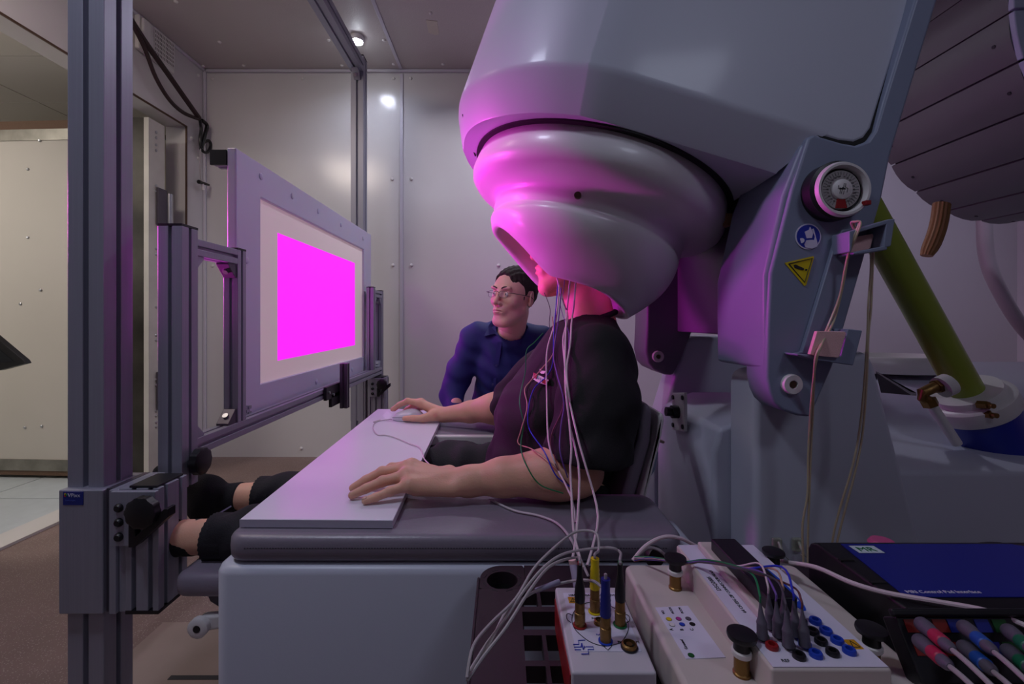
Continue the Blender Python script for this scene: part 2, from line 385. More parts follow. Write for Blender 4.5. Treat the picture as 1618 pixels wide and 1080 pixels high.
# opened shielded door leaf standing square to the wall
door = thing('door_1', 'thick white shielded room door standing open with metal edge', 'door', (-2.25, 2.9, .02)); del door['category'], door['label']; door['kind'] = 'structure'
DY = 2.84; a0, a1 = -3.95, -2.33
def dpt(x): return DY+(a1-x)*.05
m = MB().loft([[(a0, dpt(a0), .06), (a1, DY, .06), (a1, DY+.1, .06), (a0, dpt(a0)+.1, .06)], [(a0, dpt(a0), 2.19), (a1, DY, 2.19), (a1, DY+.1, 2.19), (a0, dpt(a0)+.1, 2.19)]])
obj('door_panel', m, mat('door_paint', S('c2bbb2'), .5, var=.03, vscale=1.5), door, bevel=.004)
METAL = mat('worn_steel_edge', S('8c8880'), .38, metal=.8, var=.25, vscale=9)
METALD = mat('dark_worn_steel', S('3c3834'), .4, metal=.6, var=.45, vscale=5)
BRAID = mat('copper_braid', S('6e5444'), .6, metal=.3, bump=.8, bscale=260)
for nm, z0, z1, mt, e in [('door_edge_strip', .05, .12, METAL, .006), ('door_edge_strip', 2.13, 2.20, METAL, .006), ('contact_braid', 2.20, 2.255, BRAID, .0), ('contact_braid', .02, .05, BRAID, 0)]:
    obj(nm, MB().loft([[(a0, dpt(a0)-e, z), (a1, DY-e, z), (a1, DY+.1, z), (a0, dpt(a0)+.1, z)] for z in (z0, z1)]), mt, door)
obj('door_edge_strip', MB().box(a1, -2.215, DY-.008, DY+.005, .03, 2.26), METALD, door)
he = obj('hinge_plate', MB().box(-2.235, -2.205, DY-.01, DY+.125, .03, 2.26), mat('pale_steel', S('c4c0ba'), .5, metal=.15, var=.1, vscale=6), door)
bm_ = mesh_of(MB().lathe([(.009, 0), (.009, .004), (.005, .007)], (0, 0, 0), (1, 0, 0), 10), 'bolt'); bm_.materials.append(STEEL)
for zz in (2.19, 2.155, 2.11, 2.075, 1.85, 1.815, 1.45, 1.415, 1.08, .9, .87, .62, .585, .42, .39, .35, .32): inst('bolt', bm_, (-2.205, DY+.05, zz), door)
for zz in (1.72, .55):
    h = obj('hinge', MB().box(-2.20, -2.185, DY+.045, DY+.12, zz-.12, zz+.12), ALUD, door, bevel=.003)
    obj('hinge_knuckle', MB().cyl((-2.18, DY+.135, zz-.1), (-2.18, DY+.135, zz+.1), .02), STEEL, h)
for x, z in ((-3.0, 1.52), (-3.05, 1.1), (-3.02, .32), (-3.0, 1.95)): inst('bolt', bm_, (x, dpt(x), z), door, (0, 0, -PI/2))
for px, py in [(64, 458), (66, 673), (63, 222)]:
    p = P(px, py, dpt(-2.9)-.001); inst('bolt', bm_, p, door, (0, 0, -PI/2))

# monitor on its arm in the corridor, only a corner in view
mo = thing('monitor', 'corner of a black flat monitor tilted in the doorway at left edge', 'monitor', (-2.45, 1.95, .97))
p1 = P(40, 575, 2.1); ang = math.atan2(35, 40)
def mp(u, v, t): return p1+Vector((-u*.75, t-u*.05, 0))+Vector((0, 0, u*.62))+Vector((-v*.3, 0, -v*.0))*0+Vector((0, 0, 0))
c0 = P(40, 574, 2.1); c1 = P(-60, 488, 2.1); c2 = P(-60, 590, 2.1)
def tri(mb, pts, y0, y1): return mb.loft([[(p.x, p.y+y0, p.z) for p in pts], [(p.x, p.y+y1, p.z) for p in pts]])
obj('bezel', tri(MB(), [c0, P(37, 569, 2.1), c1, P(-60, 575, 2.1), P(-2, 585, 2.1)], 0, .03), BLK, mo, bevel=.002)
obj('display', tri(MB(), [P(22, 571, 2.1), P(-50, 508, 2.1), P(-50, 574, 2.1)], -.002, .01), mat('dark_display', S('23262c'), .2), mo)

# vent grille high on left wall
vg = thing('vent_grille', 'white slotted vent box high on the wall beside the doorway', 'vent', (XL+.02, 2.78, 2.5))
def LW(px, py, x): d = x*FPX/(px-VX); return Vector((x, d, (VY-py)/FPX*d+1))
xs = XL+.045
g0 = LW(222, 22, XL+.04); g1 = LW(279, 78, XL+.04)
yA, yB_ = g0.y, g1.y
zt, zb = 2.81, 2.605
obj('housing', MB().box(XL, XL+.03, yA, yB_, zb, zt), CAP, vg, bevel=.01)
obj('side_box', MB().box(XL+.03, XL+.05, yA+.01, yA+.07, zb+.02, zt-.015), CAP, vg, bevel=.01)
gy0, gy1 = yA+.12, yB_-.015
obj('grille_backing', MB().box(XL+.03, XL+.032, gy0, gy1, zb+.03, zt-.015), SLOT, vg)
for k in range(7):
    z = zb+.032+k*.0262; obj('slat', MB().box(XL+.031, XL+.035, gy0-.006, gy1+.006, z-.0035, z+.0035), CAP, vg)
for k in range(14):
    y = gy0+(gy1-gy0)*k/13; obj('grille_bar', MB().box(XL+.031, XL+.034, y-.0025, y+.0025, zb+.03, zt-.015), CAP, vg)
# ribbon cables sweeping to the corner
RIB = mat('dark_red_cable', S('2a1418'), .6); 
def lw(pts, x): return [LW(a, b, x) for a, b in pts]
tag(obj('hanging_cable', MB().tube(lw([(205, 28), (232, 70), (262, 112), (290, 152), (315, 187)], XL+.07), .016), RIB), 'upper dark red-brown cable running taut down past the vent', 'cable')
tag(obj('hanging_cable', MB().tube(lw([(207, 34), (228, 75), (246, 122), (268, 158), (290, 178), (314, 188)], XL+.068), .012), RIB), 'lower dark cable sagging in a curve below the vent', 'cable')
cb = thing('cable_bundle', 'black coiled cable tied up in the far left corner', 'cable', LW(320, 235, XL+.05))
q = lambda a, b, o=.05: LW(a, b, XL+o)
obj('coil', MB().tube([q(316, 190), q(318, 205), q(316, 222), q(320, 238), q(328, 240), q(333, 230), q(330, 222), q(322, 225)], .010), BLK, cb)
obj('coil', MB().tube([q(319, 190), q(327, 198), q(324, 212), q(321, 224), q(318, 236)], .013), BLK, cb)
obj('cord', MB().tube([q(317, 235), q(316, 262), q(318, 288)], .004), CABG, cb)
obj('plug', MB().cyl(q(314, 287), q(330, 292), .014, .007), BLK, cb)
obj('plug', MB().cyl(q(319, 286), q(321, 300), .010, .009), CAP, cb)

# round ceiling lamp, lit
cl = thing('ceiling_lamp', 'small round lit lamp on the ceiling behind the aluminium beam', 'lamp', (-.94, 2.93, ZC-.02))
obj('housing', MB().lathe([(.045, 0), (.045, -.02), (.038, -.03)], (-.94, 2.93, ZC), (0, 0, 1), 24), CAP, cl)
obj('bulb', MB().lathe([(.034, -.028), (.034, -.036), (.02, -.044)], (-.94, 2.93, ZC), (0, 0, 1), 24), mat('lit_lamp', S('ffffff'), .5, emit=(.85, .92, 1), es=60), cl)
# floor access plate by the bed
fp = tag(obj('floor_plate', MB().box(-1.12, -.1, .62, 1.5, 0, .004), mat('worn_floor_plate', S('8b7a72'), .5, var=.08, vscale=6)), 'pale rectangular cover plate let into the floor beside the bed', 'floor plate')
obj('slot', MB().box(-.93, -.6, 1.26, 1.275, .003, .005), SLOT, fp)
# ================================================================== SCREEN STAND (aluminium extrusions)
def tslot(w, d, sw, sd, n=1, m_=1):
    """outline of a T-slot extrusion w x d centred on 0, with n slots on the w faces and m_ on the d faces"""
    pts = []
    def side(L, k, f):
        c = [(-L/2+L*(i+.5)/k) for i in range(k)]; out = [f(-L/2, 0)]
        for x in c: out += [f(x-sw/2, 0), f(x-sw/2, sd), f(x+sw/2, sd), f(x+sw/2, 0)]
        return out
    pts += side(w, n, lambda t, e: (t, -d/2+e)); pts += side(d, m_, lambda t, e: (w/2-e, t))
    pts += side(w, n, lambda t, e: (-t, d/2-e)); pts += side(d, m_, lambda t, e: (-w/2+e, -t))
    return pts
def extr(mb, axis, c, a, b, w, d, sw=.011, sd=.011, n=1, m_=1):
    pl = tslot(w, d, sw, sd, n, m_); return mb.prism([(p[0]+c[0], p[1]+c[1]) for p in pl], axis, a, b)
st = thing('screen_stand', 'tall grey aluminium extrusion frame that carries the projection screen', 'stand', (-.9, 1.9, 0))
PX = -.918
extr_post = lambda y, z0, z1: extr(MB(), 'z', (PX, y), z0, z1, .08, .08, .012, .014)
YN, YR = 1.04, 2.90
obj('post', extr_post(YN, .02, 2.66), ALU, st, bevel=.002)
obj('post', extr_post(YR, .02, 2.66), ALU, st, bevel=.002)
obj('end_cap', MB().box(PX-.04, PX+.04, YR-.04, YR+.04, 2.66, 2.667), BLK, st)
obj('end_cap', MB().box(PX-.04, PX+.04, YN-.04, YN+.04, 2.66, 2.667), BLK, st)
obj('top_beam', extr(MB(), 'y', (PX, 2.60), YN+.04, YR-.04, .08, .08, .012, .014), ALU, st, bevel=.002)
for y in (YN, YR): obj('foot', MB().box(PX-.18, PX+.18, y-.05, y+.05, 0, .02), ALUD, st, bevel=.004)
def bracket(y, z, s):     # angle bracket under/over a joint
    o = obj('corner_bracket', MB().loft([[(PX-.02, y, z), (PX-.02, y-s*.055, z), (PX-.02, y-s*.045, z-.012), (PX-.02, y-.0, z-.055)], [(PX+.022, y, z), (PX+.022, y-s*.055, z), (PX+.022, y-s*.045, z-.012), (PX+.022, y, z-.055)]]), ALU, st, bevel=.003)
    obj('bolt', MB().cyl((PX+.0, y-s*.03, z-.03), (PX+.0, y-s*.042, z-.042), .010, n=12), STEEL, o)
bracket(YR-.04, 2.56, 1)
CXm = -.822                                 # centre of the sub frame plane
SW = .044
def knob(c, ax, r, h, parent):
    c = Vector(c); ax = Vector(ax).normalized(); u = ax.orthogonal().normalized(); w = ax.cross(u); n = 60
    def ring(t, rr, k): return [c+ax*t+(rr*(1+(k*.05 if (i//3) % 2 else 0)))*(math.cos(2*PI*i/n)*u+math.sin(2*PI*i/n)*w) for i in range(n)]
    return obj('knob', MB().loft([ring(0, r*.5, 0), ring(h*.3, r*.5, 0), ring(h*.32, r*.95, 1), ring(h*.9, r*.95, 1), ring(h, r*.82, 0)]), BLK, parent)
def carriage(dy):
    y = 1.0+dy; X0 = -.962
    c = obj('carriage_sleeve', MB().box(X0, -.866, y-.016, y+.1, .363, .632), ALU, st, bevel=.003)
    obj('sleeve_lip', MB().box(-.866, -.853, y-.006, y+.1, .363, .632), ALUD, c)
    obj('channel', MB().box(-.853, -.838, y-.016, y+.1, .363, .632).box(-.838, -.815, y-.008, y+.1, .363, .632), ALU, c, bevel=.002)
    obj('clamp_plate', MB().prism([(-.838, .517), (-.79, .517), (-.742, .56), (-.742, .634), (-.838, .634)], 'y', y-.03, y-.018), ALU, c, bevel=.002)
    for z in (.60, .569, .538): obj('bolt_cap', MB().lathe([(.0092, 0), (.0092, .004), (.006, .008)], (-.818, y-.03, z), (0, -1, 0), 14), BLK, c)
    knob((-.754, y-.03, .598), (0, -1, 0), .033, .03, c)
    obj('stop_bracket', MB().prism([(-.787, .522), (-.775, .522), (-.705, .585), (-.705, .603), (-.712, .603), (-.772, .545), (-.775, .575), (-.787, .575)], 'y', y-.045, y-.02), BLK, c, bevel=.001)
    extr_m = extr(MB(), 'z', (-.782, y+.03), .37, .635, .072, .09, .010, .012, 2, 2)
    obj('guide_extrusion', extr_m, ALU, c, bevel=.0015)
    obj('end_cap', MB().box(-.818, -.746, y-.015, y+.075, .363, .37), BLK, c)
    obj('top_cap', MB().box(-.812, -.752, y-.012, y+.07, .635, .640), BLK, c, bevel=.001)
    knob((-.79, y+.16, .64), (1, 0, 0), .034, .03, c) if dy == 0 else knob((-.79, y+.12, .60), (1, 0, 0), .034, .03, c)
    return c
carriage(0); carriage(1.88)
# blue maker's label on the near sleeve
lb = obj('maker_label', MB().box(-.951, -.907, .9825, .984, .600, .629), mat('label_blue', S('14247c'), .4), st, bevel=.0008)
text('VPixx', .0115, mat('label_white', S('c8c8d8'), .5), lb, (-.940, .9822, .6175), (1, 0, 0), (0, 0, 1), depth=.0003)
text('Technologies', .0042, mat('label_pale', S('4a5ab0'), .5), lb, (-.946, .9822, .609), (1, 0, 0), (0, 0, 1), depth=.0003)
for i, c in enumerate(('c03030', '30a040', 'd0b020')): obj('emblem_dot', MB().cyl((-.9455+.002*(i % 2), .9825, .620+.002*i), (-.9455+.002*(i % 2), .9820, .620+.002*i), .0022, n=10), mat('dot_'+c, S(c), .5), lb)
# sub frame: near loop, long lower beam, far loop
def upright(y, z0, z1, w=SW, d=SW): return obj('upright', extr(MB(), 'z', (CXm, y), z0, z1, w, d, .009, .010), ALU, st, bevel=.0015)
ZB0, ZB1 = .645, .69
upright(1.152, .58, 1.232, .06, .06); upright(1.395, ZB1, 1.212)
obj('end_cap', MB().box(CXm-.03, CXm+.03, 1.122, 1.182, 1.232, 1.238), BLK, st); obj('end_cap', MB().box(CXm-.022, CXm+.022, 1.373, 1.417, 1.212, 1.218), BLK, st)
hb = obj('cross_bar', extr(MB(), 'y', (CXm, 1.19), 1.18, 1.373, SW, SW, .009, .010), ALU, st, bevel=.0015)
upright(2.83, ZB1, 1.20); upright(3.02, .60, 1.19)
obj('end_cap', MB().box(CXm-.022, CXm+.022, 2.808, 2.852, 1.20, 1.205), BLK, st); obj('end_cap', MB().box(CXm-.022, CXm+.022, 2.998, 3.042, 1.19, 1.195), BLK, st)
obj('cross_bar', extr(MB(), 'y', (CXm, 1.165), 2.852, 2.998, SW, SW, .009, .010), ALU, st, bevel=.0015)
obj('lower_beam', extr(MB(), 'y', (CXm, (ZB0+ZB1)/2), 1.18, 3.0, SW, ZB1-ZB0, .009, .010), ALU, st, bevel=.0015)
def gusset(y, z, sy, sz, mt=ALU):
    x0, x1 = CXm-.018, CXm+.018
    pr = [(y, z), (y+sy*.042, z), (y+sy*.042, z+sz*.006), (y+sy*.006, z+sz*.042), (y, z+sz*.042)]
    o = obj('corner_bracket', MB().prism(pr, 'x', x0, x1), mt, st, bevel=.001)
    obj('bolt', MB().cyl((CXm, y+sy*.02, z+sz*.02), (CXm, y+sy*.028, z+sz*.028), .008, n=12), STEEL, o)
gusset(1.373, 1.168, -1, -1, ALUD); gusset(1.373, ZB1, -1, 1, ALUD); gusset(1.182, 1.168, 1, -1); gusset(1.182, ZB1, 1, 1)
gusset(2.998, 1.143, -1, -1); gusset(2.998, ZB1, -1, 1); gusset(2.852, 1.143, 1, -1)
# small black clamp with vertical stub on the lower beam
ck = obj('rail_clamp', MB().box(-.798, -.784, 2.02, 2.26, .64, .70).box(-.798, -.784, 2.08, 2.22, .60, .66), BLK, st, bevel=.002)
obj('clamp_stub', extr(MB(), 'z', (-.766, 2.20), .575, .79, .036, .036, .008, .008), ALUD, ck, bevel=.001)
for y, z in ((2.05, .672), (2.10, .655), (2.245, .69)): obj('bolt', MB().cyl((-.784, y, z), (-.779, y, z), .006, n=12), STEEL, ck)
# rear stub rail that holds the screen on the left
obj('support_rail', extr(MB(), 'x', (1.50, 1.525), -.943, -.893, .045, .045, .009, .010), ALU, st, bevel=.0015)
obj('end_cap', MB().box(-.945, -.893, 1.466, 1.475, 1.50, 1.548), BLK, st)
for y in (1.5, 2.9): obj('support_rail', extr(MB(), 'x', (y, .70), -.90, -.84, .04, .03, .009, .010), ALU, st)

# ================================================================== PROJECTION SCREEN
sc = thing('projection_screen', 'large frosted-frame projection screen glowing magenta, clamped upright to the stand', 'screen', (-.875, 2.2, .66))
X0s, X1s = -.892, -.862
Y0s, Y1s, Z0s, Z1s = 1.468, 2.975, .672, 1.556
y0, y1, z0, z1 = 1.62, 2.82, .772, 1.434
def ringbox(mb, X0, X1, o, i):
    (a, b, c, d), (e, f, g, h) = o, i
    O = [(a, c), (b, c), (b, d), (a, d)]; I = [(e, g), (f, g), (f, h), (e, h)]; base = len(mb.v)
    vs = [(X, *p) for X in (X0, X1) for p in O+I]; fs = []
    for k in range(4):
        n = (k+1) % 4
        fs += [(k, n, 4+n, 4+k), (8+k, 12+k, 12+n, 8+n), (k, 8+k, 8+n, n), (4+k, 4+n, 12+n, 12+k)]
    return mb.add(vs, fs)
obj('frame', ringbox(MB(), X0s, X1s, (Y0s, Y1s, Z0s, Z1s), (y0, y1, z0, z1)), MILK, sc, bevel=.005, seg=3)
obj('back_ring', ringbox(MB(), X0s-.012, X0s, (Y0s+.03, Y1s-.03, Z0s+.03, Z1s-.08), (y0+.04, y1-.04, z0+.04, z1-.04)), MILK, sc, bevel=.003)
cl_ = obj('screen_cloth', MB().box(X1s-.016, X1s-.012, y0-.004, y1+.004, z0-.004, z1+.004), SCR, sc)
im = obj('projected_image', MB().loft([[(X, 1.762, .842), (X, 2.683, .851), (X, 2.680, 1.334), (X, 1.762, 1.337)] for X in (X1s-.012, X1s-.0115)]), MAGENTA, sc)
for y, z in ((1.62, 1.51), (1.86, 1.505), (2.12, 1.505), (2.42, 1.505), (2.80, 1.5), (1.53, 1.2), (2.9, 1.2), (2.1, .715), (2.6, .715)):
    obj('plug', MB().lathe([(.012, 0), (.012, .002), (.008, .004)], (X1s, y, z), (1, 0, 0), 14), MILK, sc)
# ================================================================== SCANNER
sn = thing('brain_scanner', 'large white seated brain scanner with tilted helmet hood and grey yoke arms', 'scanner', (.9, 1.2, 0))
CJ = Vector((.248, 1.2, 1.34)); A_ = Vector((.304, .0645, 1)).normalized(); U_ = (Vector((1, 0, 0))-A_*A_.x).normalized(); V_ = A_.cross(U_)
def G(u, v, h): return CJ+U_*u+V_*v+A_*h          # gantry frame to world
def toG(px, py, v):                                # photo pixel on the plane v=const -> (u,h)
    n = V_; o = CJ+V_*v; d = Vector(((px-VX)/FPX, 1, (VY-py)/FPX)); c = Vector((0, 0, CZ))
    s = (o-c).dot(n)/d.dot(n); q = c+d*s-o; return q.dot(U_), q.dot(A_)
# --- helmet dewar
prof = [(-.005, .296), (0, .312), (.004, .318), (.03, .323), (.052, .325), (.066, .321), (.078, .309), (.086, .294), (.092, .272), (.097, .256), (.104, .248), (.112, .246), (.128, .246), (.134, .240), (.139, .240), (.146, .245), (.155, .246)]
NPH = 128; rings = []
def sm(x): x = min(1, max(0, x)); return x*x*(3-2*x)
def tend(ph):
    psi = abs(((ph-PI+PI) % (2*PI))-PI); psi = math.degrees(psi)     # angle away from the front (ph = pi)
    return psi
def endp(k):
    ph = 2*PI*k/NPH; psi = abs(math.degrees(ph)-180)
    s = sm((psi-14)/52.0)
    t = .178+.090*s+.030*sm((psi-100)/80); r = .236+(.142-.236)*s+.030*sm((psi-80)/100)
    return t, r
def ringpts(fn): return [G(*(lambda t, r, a: (r*math.cos(a), r*math.sin(a), -t))(*fn(k), 2*PI*k/NPH)) for k in range(NPH)]
for t, r in prof: rings.append(ringpts(lambda k, t=t, r=r: (t, r)))
for i in range(1, 11):
    x = i/10
    def f(k, x=x):
        te, re = endp(k); t = .155+(te-.155)*x; bul = .016*math.sin(PI*x)*sm((te-.178)/.07); return t, .246+(re-.246)*x**1.12+bul
    rings.append(ringpts(f))
def fin(dt, dr): return ringpts(lambda k: (endp(k)[0]+dt, endp(k)[1]+dr))
rings += [fin(.005, -.004), fin(.007, -.010), fin(.005, -.017), fin(0, -.022)]
for x in (.25, .5, .75, 1):
    rings.append(ringpts(lambda k, x=x: (endp(k)[0]*(1-x)+.09*x, (endp(k)[1]-.022)*(1-x)+.128*x)))
for t, r in ((.05, .127), (.01, .115), (-.02, .085), (-.035, .04), (-.04, .005)): rings.append(ringpts(lambda k, t=t, r=r: (t, r)))
obj('helmet_hood', MB().loft(rings), SHELL, sn, ang=60)
obj('joint_ring', MB().lathe([(.318, -.004), (.331, -.004), (.331, .012), (.30, .012)], CJ, A_, 96), BLKM, sn)
sk = G(*[0, 0, 0]); 
a = math.radians(-104); pl = obj('lock_screw', MB().cyl(G(.236*math.cos(a), .236*math.sin(a), -.118), G(.252*math.cos(a), .252*math.sin(a), -.118), .0075, n=16), mat('dark_brass', S('5a5240'), .4, metal=.8), sn)
# --- housing
out = [(.34, -.362), (-.06, -.368), (-.115, -.364), (-.19, -.337), (-.262, -.292), (-.323, -.236), (-.367, -.175), (-.396, -.10), (-.408, 0)]
def smooth_poly(p, it=2):
    for _ in range(it):
        q = []
        for i in range(len(p)-1):
            a, b = Vector(p[i]), Vector(p[i+1]); q += [tuple(a*.75+b*.25), tuple(a*.25+b*.75)]
        p = [p[0]]+q+[p[-1]]
    return p
half = out[:2]+smooth_poly(out[2:], 2)
full = half+[(u, -v) for u, v in reversed(half[:-1])]
def outl(h, sc_, back): return [G(min(u, back)*(sc_ if u < 0 else 1), v*sc_, h) for u, v in full]
m = MB().loft([outl(.0, .905, .285), outl(.004, .912, .286), outl(.072, .990, .33), outl(.080, .999, .34), outl(.088, 1.0, .34), outl(.45, .97, .34), outl(.80, .94, .34)])
hs = obj('housing', m, HOUS, sn, ang=30)
# rear flank of the housing with its curved lower corner
fl_px = [(1230, 197), (1283, 209), (1325, 221), (1350, 224), (1366, 217), (1377, 202), (1390, 160), (1440, 0), (1500, -190), (1180, -230), (1100, 60)]
pg = [toG(x, y, -.362) for x, y in fl_px]
pg = [(u, min(h, .80)) for u, h in pg]
obj('rear_housing', MB().loft([[G(u, v, h) for u, h in pg] for v in (-.3615, .3615)]), HOUS, sn, bevel=.006)
obj('shadow_gap', MB().loft([[G(u, v, h) for u, h in [toG(x, y, -.3595) for x, y in [(1290, 213), (1325, 232), (1354, 238), (1380, 230), (1395, 206), (1408, 160), (1456, 0), (1516, -190), (1180, -230), (1100, 60)]]] for v in (-.3595, .350)]), BLKM, sn)  # black filler block, puts the shade of the gap into colour
# seam at the front left of the hood base
obj('seam', MB().tube([G(-.375, -.105, .045), G(-.355, -.05, .018), G(-.335, 0.0, -.003)], .0022), SLOT, sn)
# --- near yoke arm
def YP(pts, d): return [((x-VX)/FPX*d, (VY-y)/FPX*d+CZ) for x, y in pts]
armA = YP([(1286, 212), (1330, 225), (1353, 229), (1372, 222), (1383, 206), (1396, 162), (1446, 0), (1533, -290), (1580, -290), (1482, 0), (1408, 245), (1395, 310), (1318, 575), (1282, 659), (1262, 657), (1236, 648), (1224, 637), (1216, 620), (1211.5, 596), (1213, 520), (1217, 432), (1250, 300), (1277, 216)], .832)
ar = obj('yoke_arm', MB().prism(armA, 'y', .832, .905), ARMM, sn, bevel=.008, seg=3)
armB = YP([(1286, 212), (1400, 245), (1330, 560), (1300, 585), (1213, 585), (1213, 520), (1217, 432), (1250, 300)], .80)
armB = [(.471, .908), (.470, .99), (.470, 1.081), (.503, 1.23), (.541, 1.327), (.66, 1.30), (.60, .95), (.57, .908)]
obj('yoke_arm_inner', MB().loft([[(x+.012, .838, z) for x, z in armB], [(x-.002, 1.0, z) for x, z in armB]]), ARMM, sn, bevel=.008, seg=3)
# --- far yoke arm
armF = [(.462, .99), (.463, 1.08), (.50, 1.23), (.54, 1.33), (.66, 1.6), (.85, 2.2), (.95, 2.2), (.72, 1.28), (.66, 1.1), (.572, .87), (.545, .822), (.52, .824), (.485, .84), (.466, .86), (.458, .90)]
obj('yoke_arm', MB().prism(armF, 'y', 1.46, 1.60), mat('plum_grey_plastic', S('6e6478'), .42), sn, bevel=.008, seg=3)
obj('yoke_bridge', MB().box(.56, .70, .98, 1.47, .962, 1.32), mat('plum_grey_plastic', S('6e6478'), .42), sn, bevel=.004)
# discs
for c, d, r in ((P(1252, 607, .827), -1, .0185), (P(1040, 563, 1.455), -1, .0185)):
    dk = obj('pivot_disc', MB().lathe([(r, 0), (r, .006), (r*.9, .009), (r*.42, .009), (r*.40, .004)], c+Vector((0, .005, 0)), (0, -1, 0), 36), CAP, sn)
    obj('pivot_screw', MB().cyl(c+Vector((0, .004, 0)), c-Vector((0, .002, 0)), r*.34, n=18), mat('dark_brass', S('5a5240'), .4), dk)
# angle dial
dc = P(1331, 300, .807); dl = obj('angle_dial', MB().lathe([(.052, .028), (.052, 0), (.045, -.002), (.045, .004), (.0, .004)], dc-Vector((.006, 0, 0)), (0, 1, 0), 48), BLK, sn)
dcv = dc-Vector((.002, 0, 0))
obj('rim', MB().lathe([(.0485, .004), (.049, -.004), (.046, -.009), (.042, -.009), (.039, -.004), (.039, .004)], dcv, (0, 1, 0), 56, cap=False), CAP, dl)
df = obj('dial_face', MB().cyl(dcv+Vector((-.002, .003, 0)), dcv+Vector((-.002, -.002, 0)), .034, n=48), mat('dial_grey', S('a8a4a4'), .35, coat=.4), dl)
fy = dcv.y-.0022; fx, fz = dcv.x-.002, dcv.z
for i in range(72):
    a = 2*PI*i/72; L = .004 if i % 2 else .006
    if 250 < math.degrees(a) < 283: continue
    obj('tick', MB().tube([(fx+.032*math.cos(a), fy, fz+.032*math.sin(a)), (fx+(.032-L)*math.cos(a), fy, fz+(.032-L)*math.sin(a))], .0003, n=4), INK, df) if i % 2 == 0 else None
for i in range(24):
    a = PI/2-2*PI*i/24; 
    if abs((math.degrees(a) % 360)-265) < 15: continue
    text(str((i*15) % 180), .0042, INK, df, (fx+.0235*math.cos(a)-.0025, fy-.0002, fz+.0235*math.sin(a)-.0012), (1, 0, 0), (0, 0, 1), name='number', depth=.0001)
obj('red_pointer', MB().prism([(fx-.0065, fz-.012), (fx+.004, fz-.012), (fx+.0085, fz-.033), (fx-.0105, fz-.033)], 'y', fy-.003, fy), RED, df)
hub = obj('hub', MB().lathe([(.018, 0), (.0175, -.004), (.016, -.005), (0.0, -.005)], (fx, fy, fz), (0, 1, 0), 36), CAP, df)
def stroke(mb, pts, y, r=.0006): return mb.tube([(x, y, z) for x, z in pts], r, n=4, smooth=False)
k = .0016
def lg(p): return [(fx+x*k, fz+z*k) for x, z in p]
mb = MB()
for p in ([(-5, 4), (-5.5, .5), (-3, -.5), (-4, -5)], [(-1, -.5), (-2.5, -5.5)], [(1, -2), (0, -6)], [(0, 1), (1, 6), (3, 5.6), (2, 2), (5, .5), (4, -4)]): stroke(mb, lg(p), fy-.0055, .0004)
obj('emblem', mb, INK, hub); obj('emblem_pulse', stroke(MB(), lg([(-4, .6), (0, .2), (-1, 1.6), (2.4, -.2), (-4, .6)]), fy-.0056, .001), INK, hub)
obj('red_marker', MB().box(dcv.x+.031, dcv.x+.041, dcv.y-.016, dcv.y-.006, fz-.030, fz-.022), RED, dl, bevel=.001)
# stickers
def disc(name, c, r, mt, par, t=.001, n=40): return obj(name, MB().cyl(c, c-Vector((0, t, 0)), r, n=n), mt, par)
s1 = P(1276.5, 373.5, .8315); sb = disc('manual_sticker', s1, .0235, PAPER, ar); disc('blue_disc', s1-Vector((0, .0008, 0)), .0212, mat('sign_blue', S('1c2fa0'), .4), sb, .0006)
def spx(pts, d=.8298): return [((x-VX)/FPX*d, (VY-y)/FPX*d+CZ) for x, y in pts]
def S8(pts): return [(1230+x/3.858, 340+y/3.858) for x, y in pts]
obj('reader_head', MB().cyl(P(*S8([(141, 154)])[0], .8305), P(*S8([(141, 154)])[0], .8292), .0046, n=18), PAPER, sb)
obj('reader_body', MB().prism(spx(S8([(158, 178), (170, 152), (190, 150), (218, 150), (222, 128), (203, 85), (214, 80), (236, 165), (236, 190), (205, 203), (165, 196)])), 'y', .8292, .8305), PAPER, sb)
obj('reader_book', MB().prism(spx(S8([(160, 100), (186, 88), (192, 70), (210, 108), (203, 138), (172, 140)])), 'y', .829, .8304), PAPER, sb)
tr3 = S8([(42, 288), (214, 248), (219, 254), (172, 424), (160, 430), (45, 296)])
wt = obj('warning_sticker', MB().prism(spx(tr3), 'y', .8305, .8315), YEL, ar)
def bandtri(mb, o, w=.0011): return mb.tube([(x, .8303, z) for x, z in spx(S8(o+[o[0]]))], w, n=6, smooth=False)
obj('triangle_line', bandtri(MB(), [(64, 296), (207, 262), (161, 408)]), INK, wt)
obj('exclamation_mark', MB().prism(spx(S8([(93, 303), (105, 300), (155, 322), (157, 331), (148, 335), (100, 320)])), 'y', .8295, .8305).cyl(P(*S8([(169, 332)])[0], .8305), P(*S8([(169, 332)])[0], .8295), .0018, n=14), INK, wt)
# cable holder on the arm
def X8(p): x, y = p; return (1230+x/3.858, 340+y/3.858)
HM = ARMM
ch = obj('cable_holder', MB().prism(spx([X8(p) for p in [(345, 125), (372, 92), (500, 70), (500, 220), (440, 235), (420, 270), (300, 690), (320, 700), (330, 860), (75, 840), (130, 830)]], .829), 'y', .822, .832), HM, sn, bevel=.002)
def q8(p, d): return P(*X8(p), d)
top = [(345, 125), (362, 92), (612, 25), (666, 42), (640, 190), (600, 222), (585, 212), (610, 70), (400, 118), (372, 130)]
obj('hook', MB().prism(spx([X8(p) for p in [(372, 112), (610, 40), (645, 38), (620, 200), (575, 212), (590, 72), (400, 128), (385, 235), (372, 235)]], .807), 'y', .784, .827), HM, ch, bevel=.003)
obj('hook_floor', MB().prism(spx([X8(p) for p in [(395, 236), (575, 200), (600, 205), (598, 222), (450, 246), (400, 250)]], .807), 'y', .784, .822), HM, ch, bevel=.002)
FELT = mat('pink_felt', S('e2b4b4'), .9, bump=.3, bscale=500)
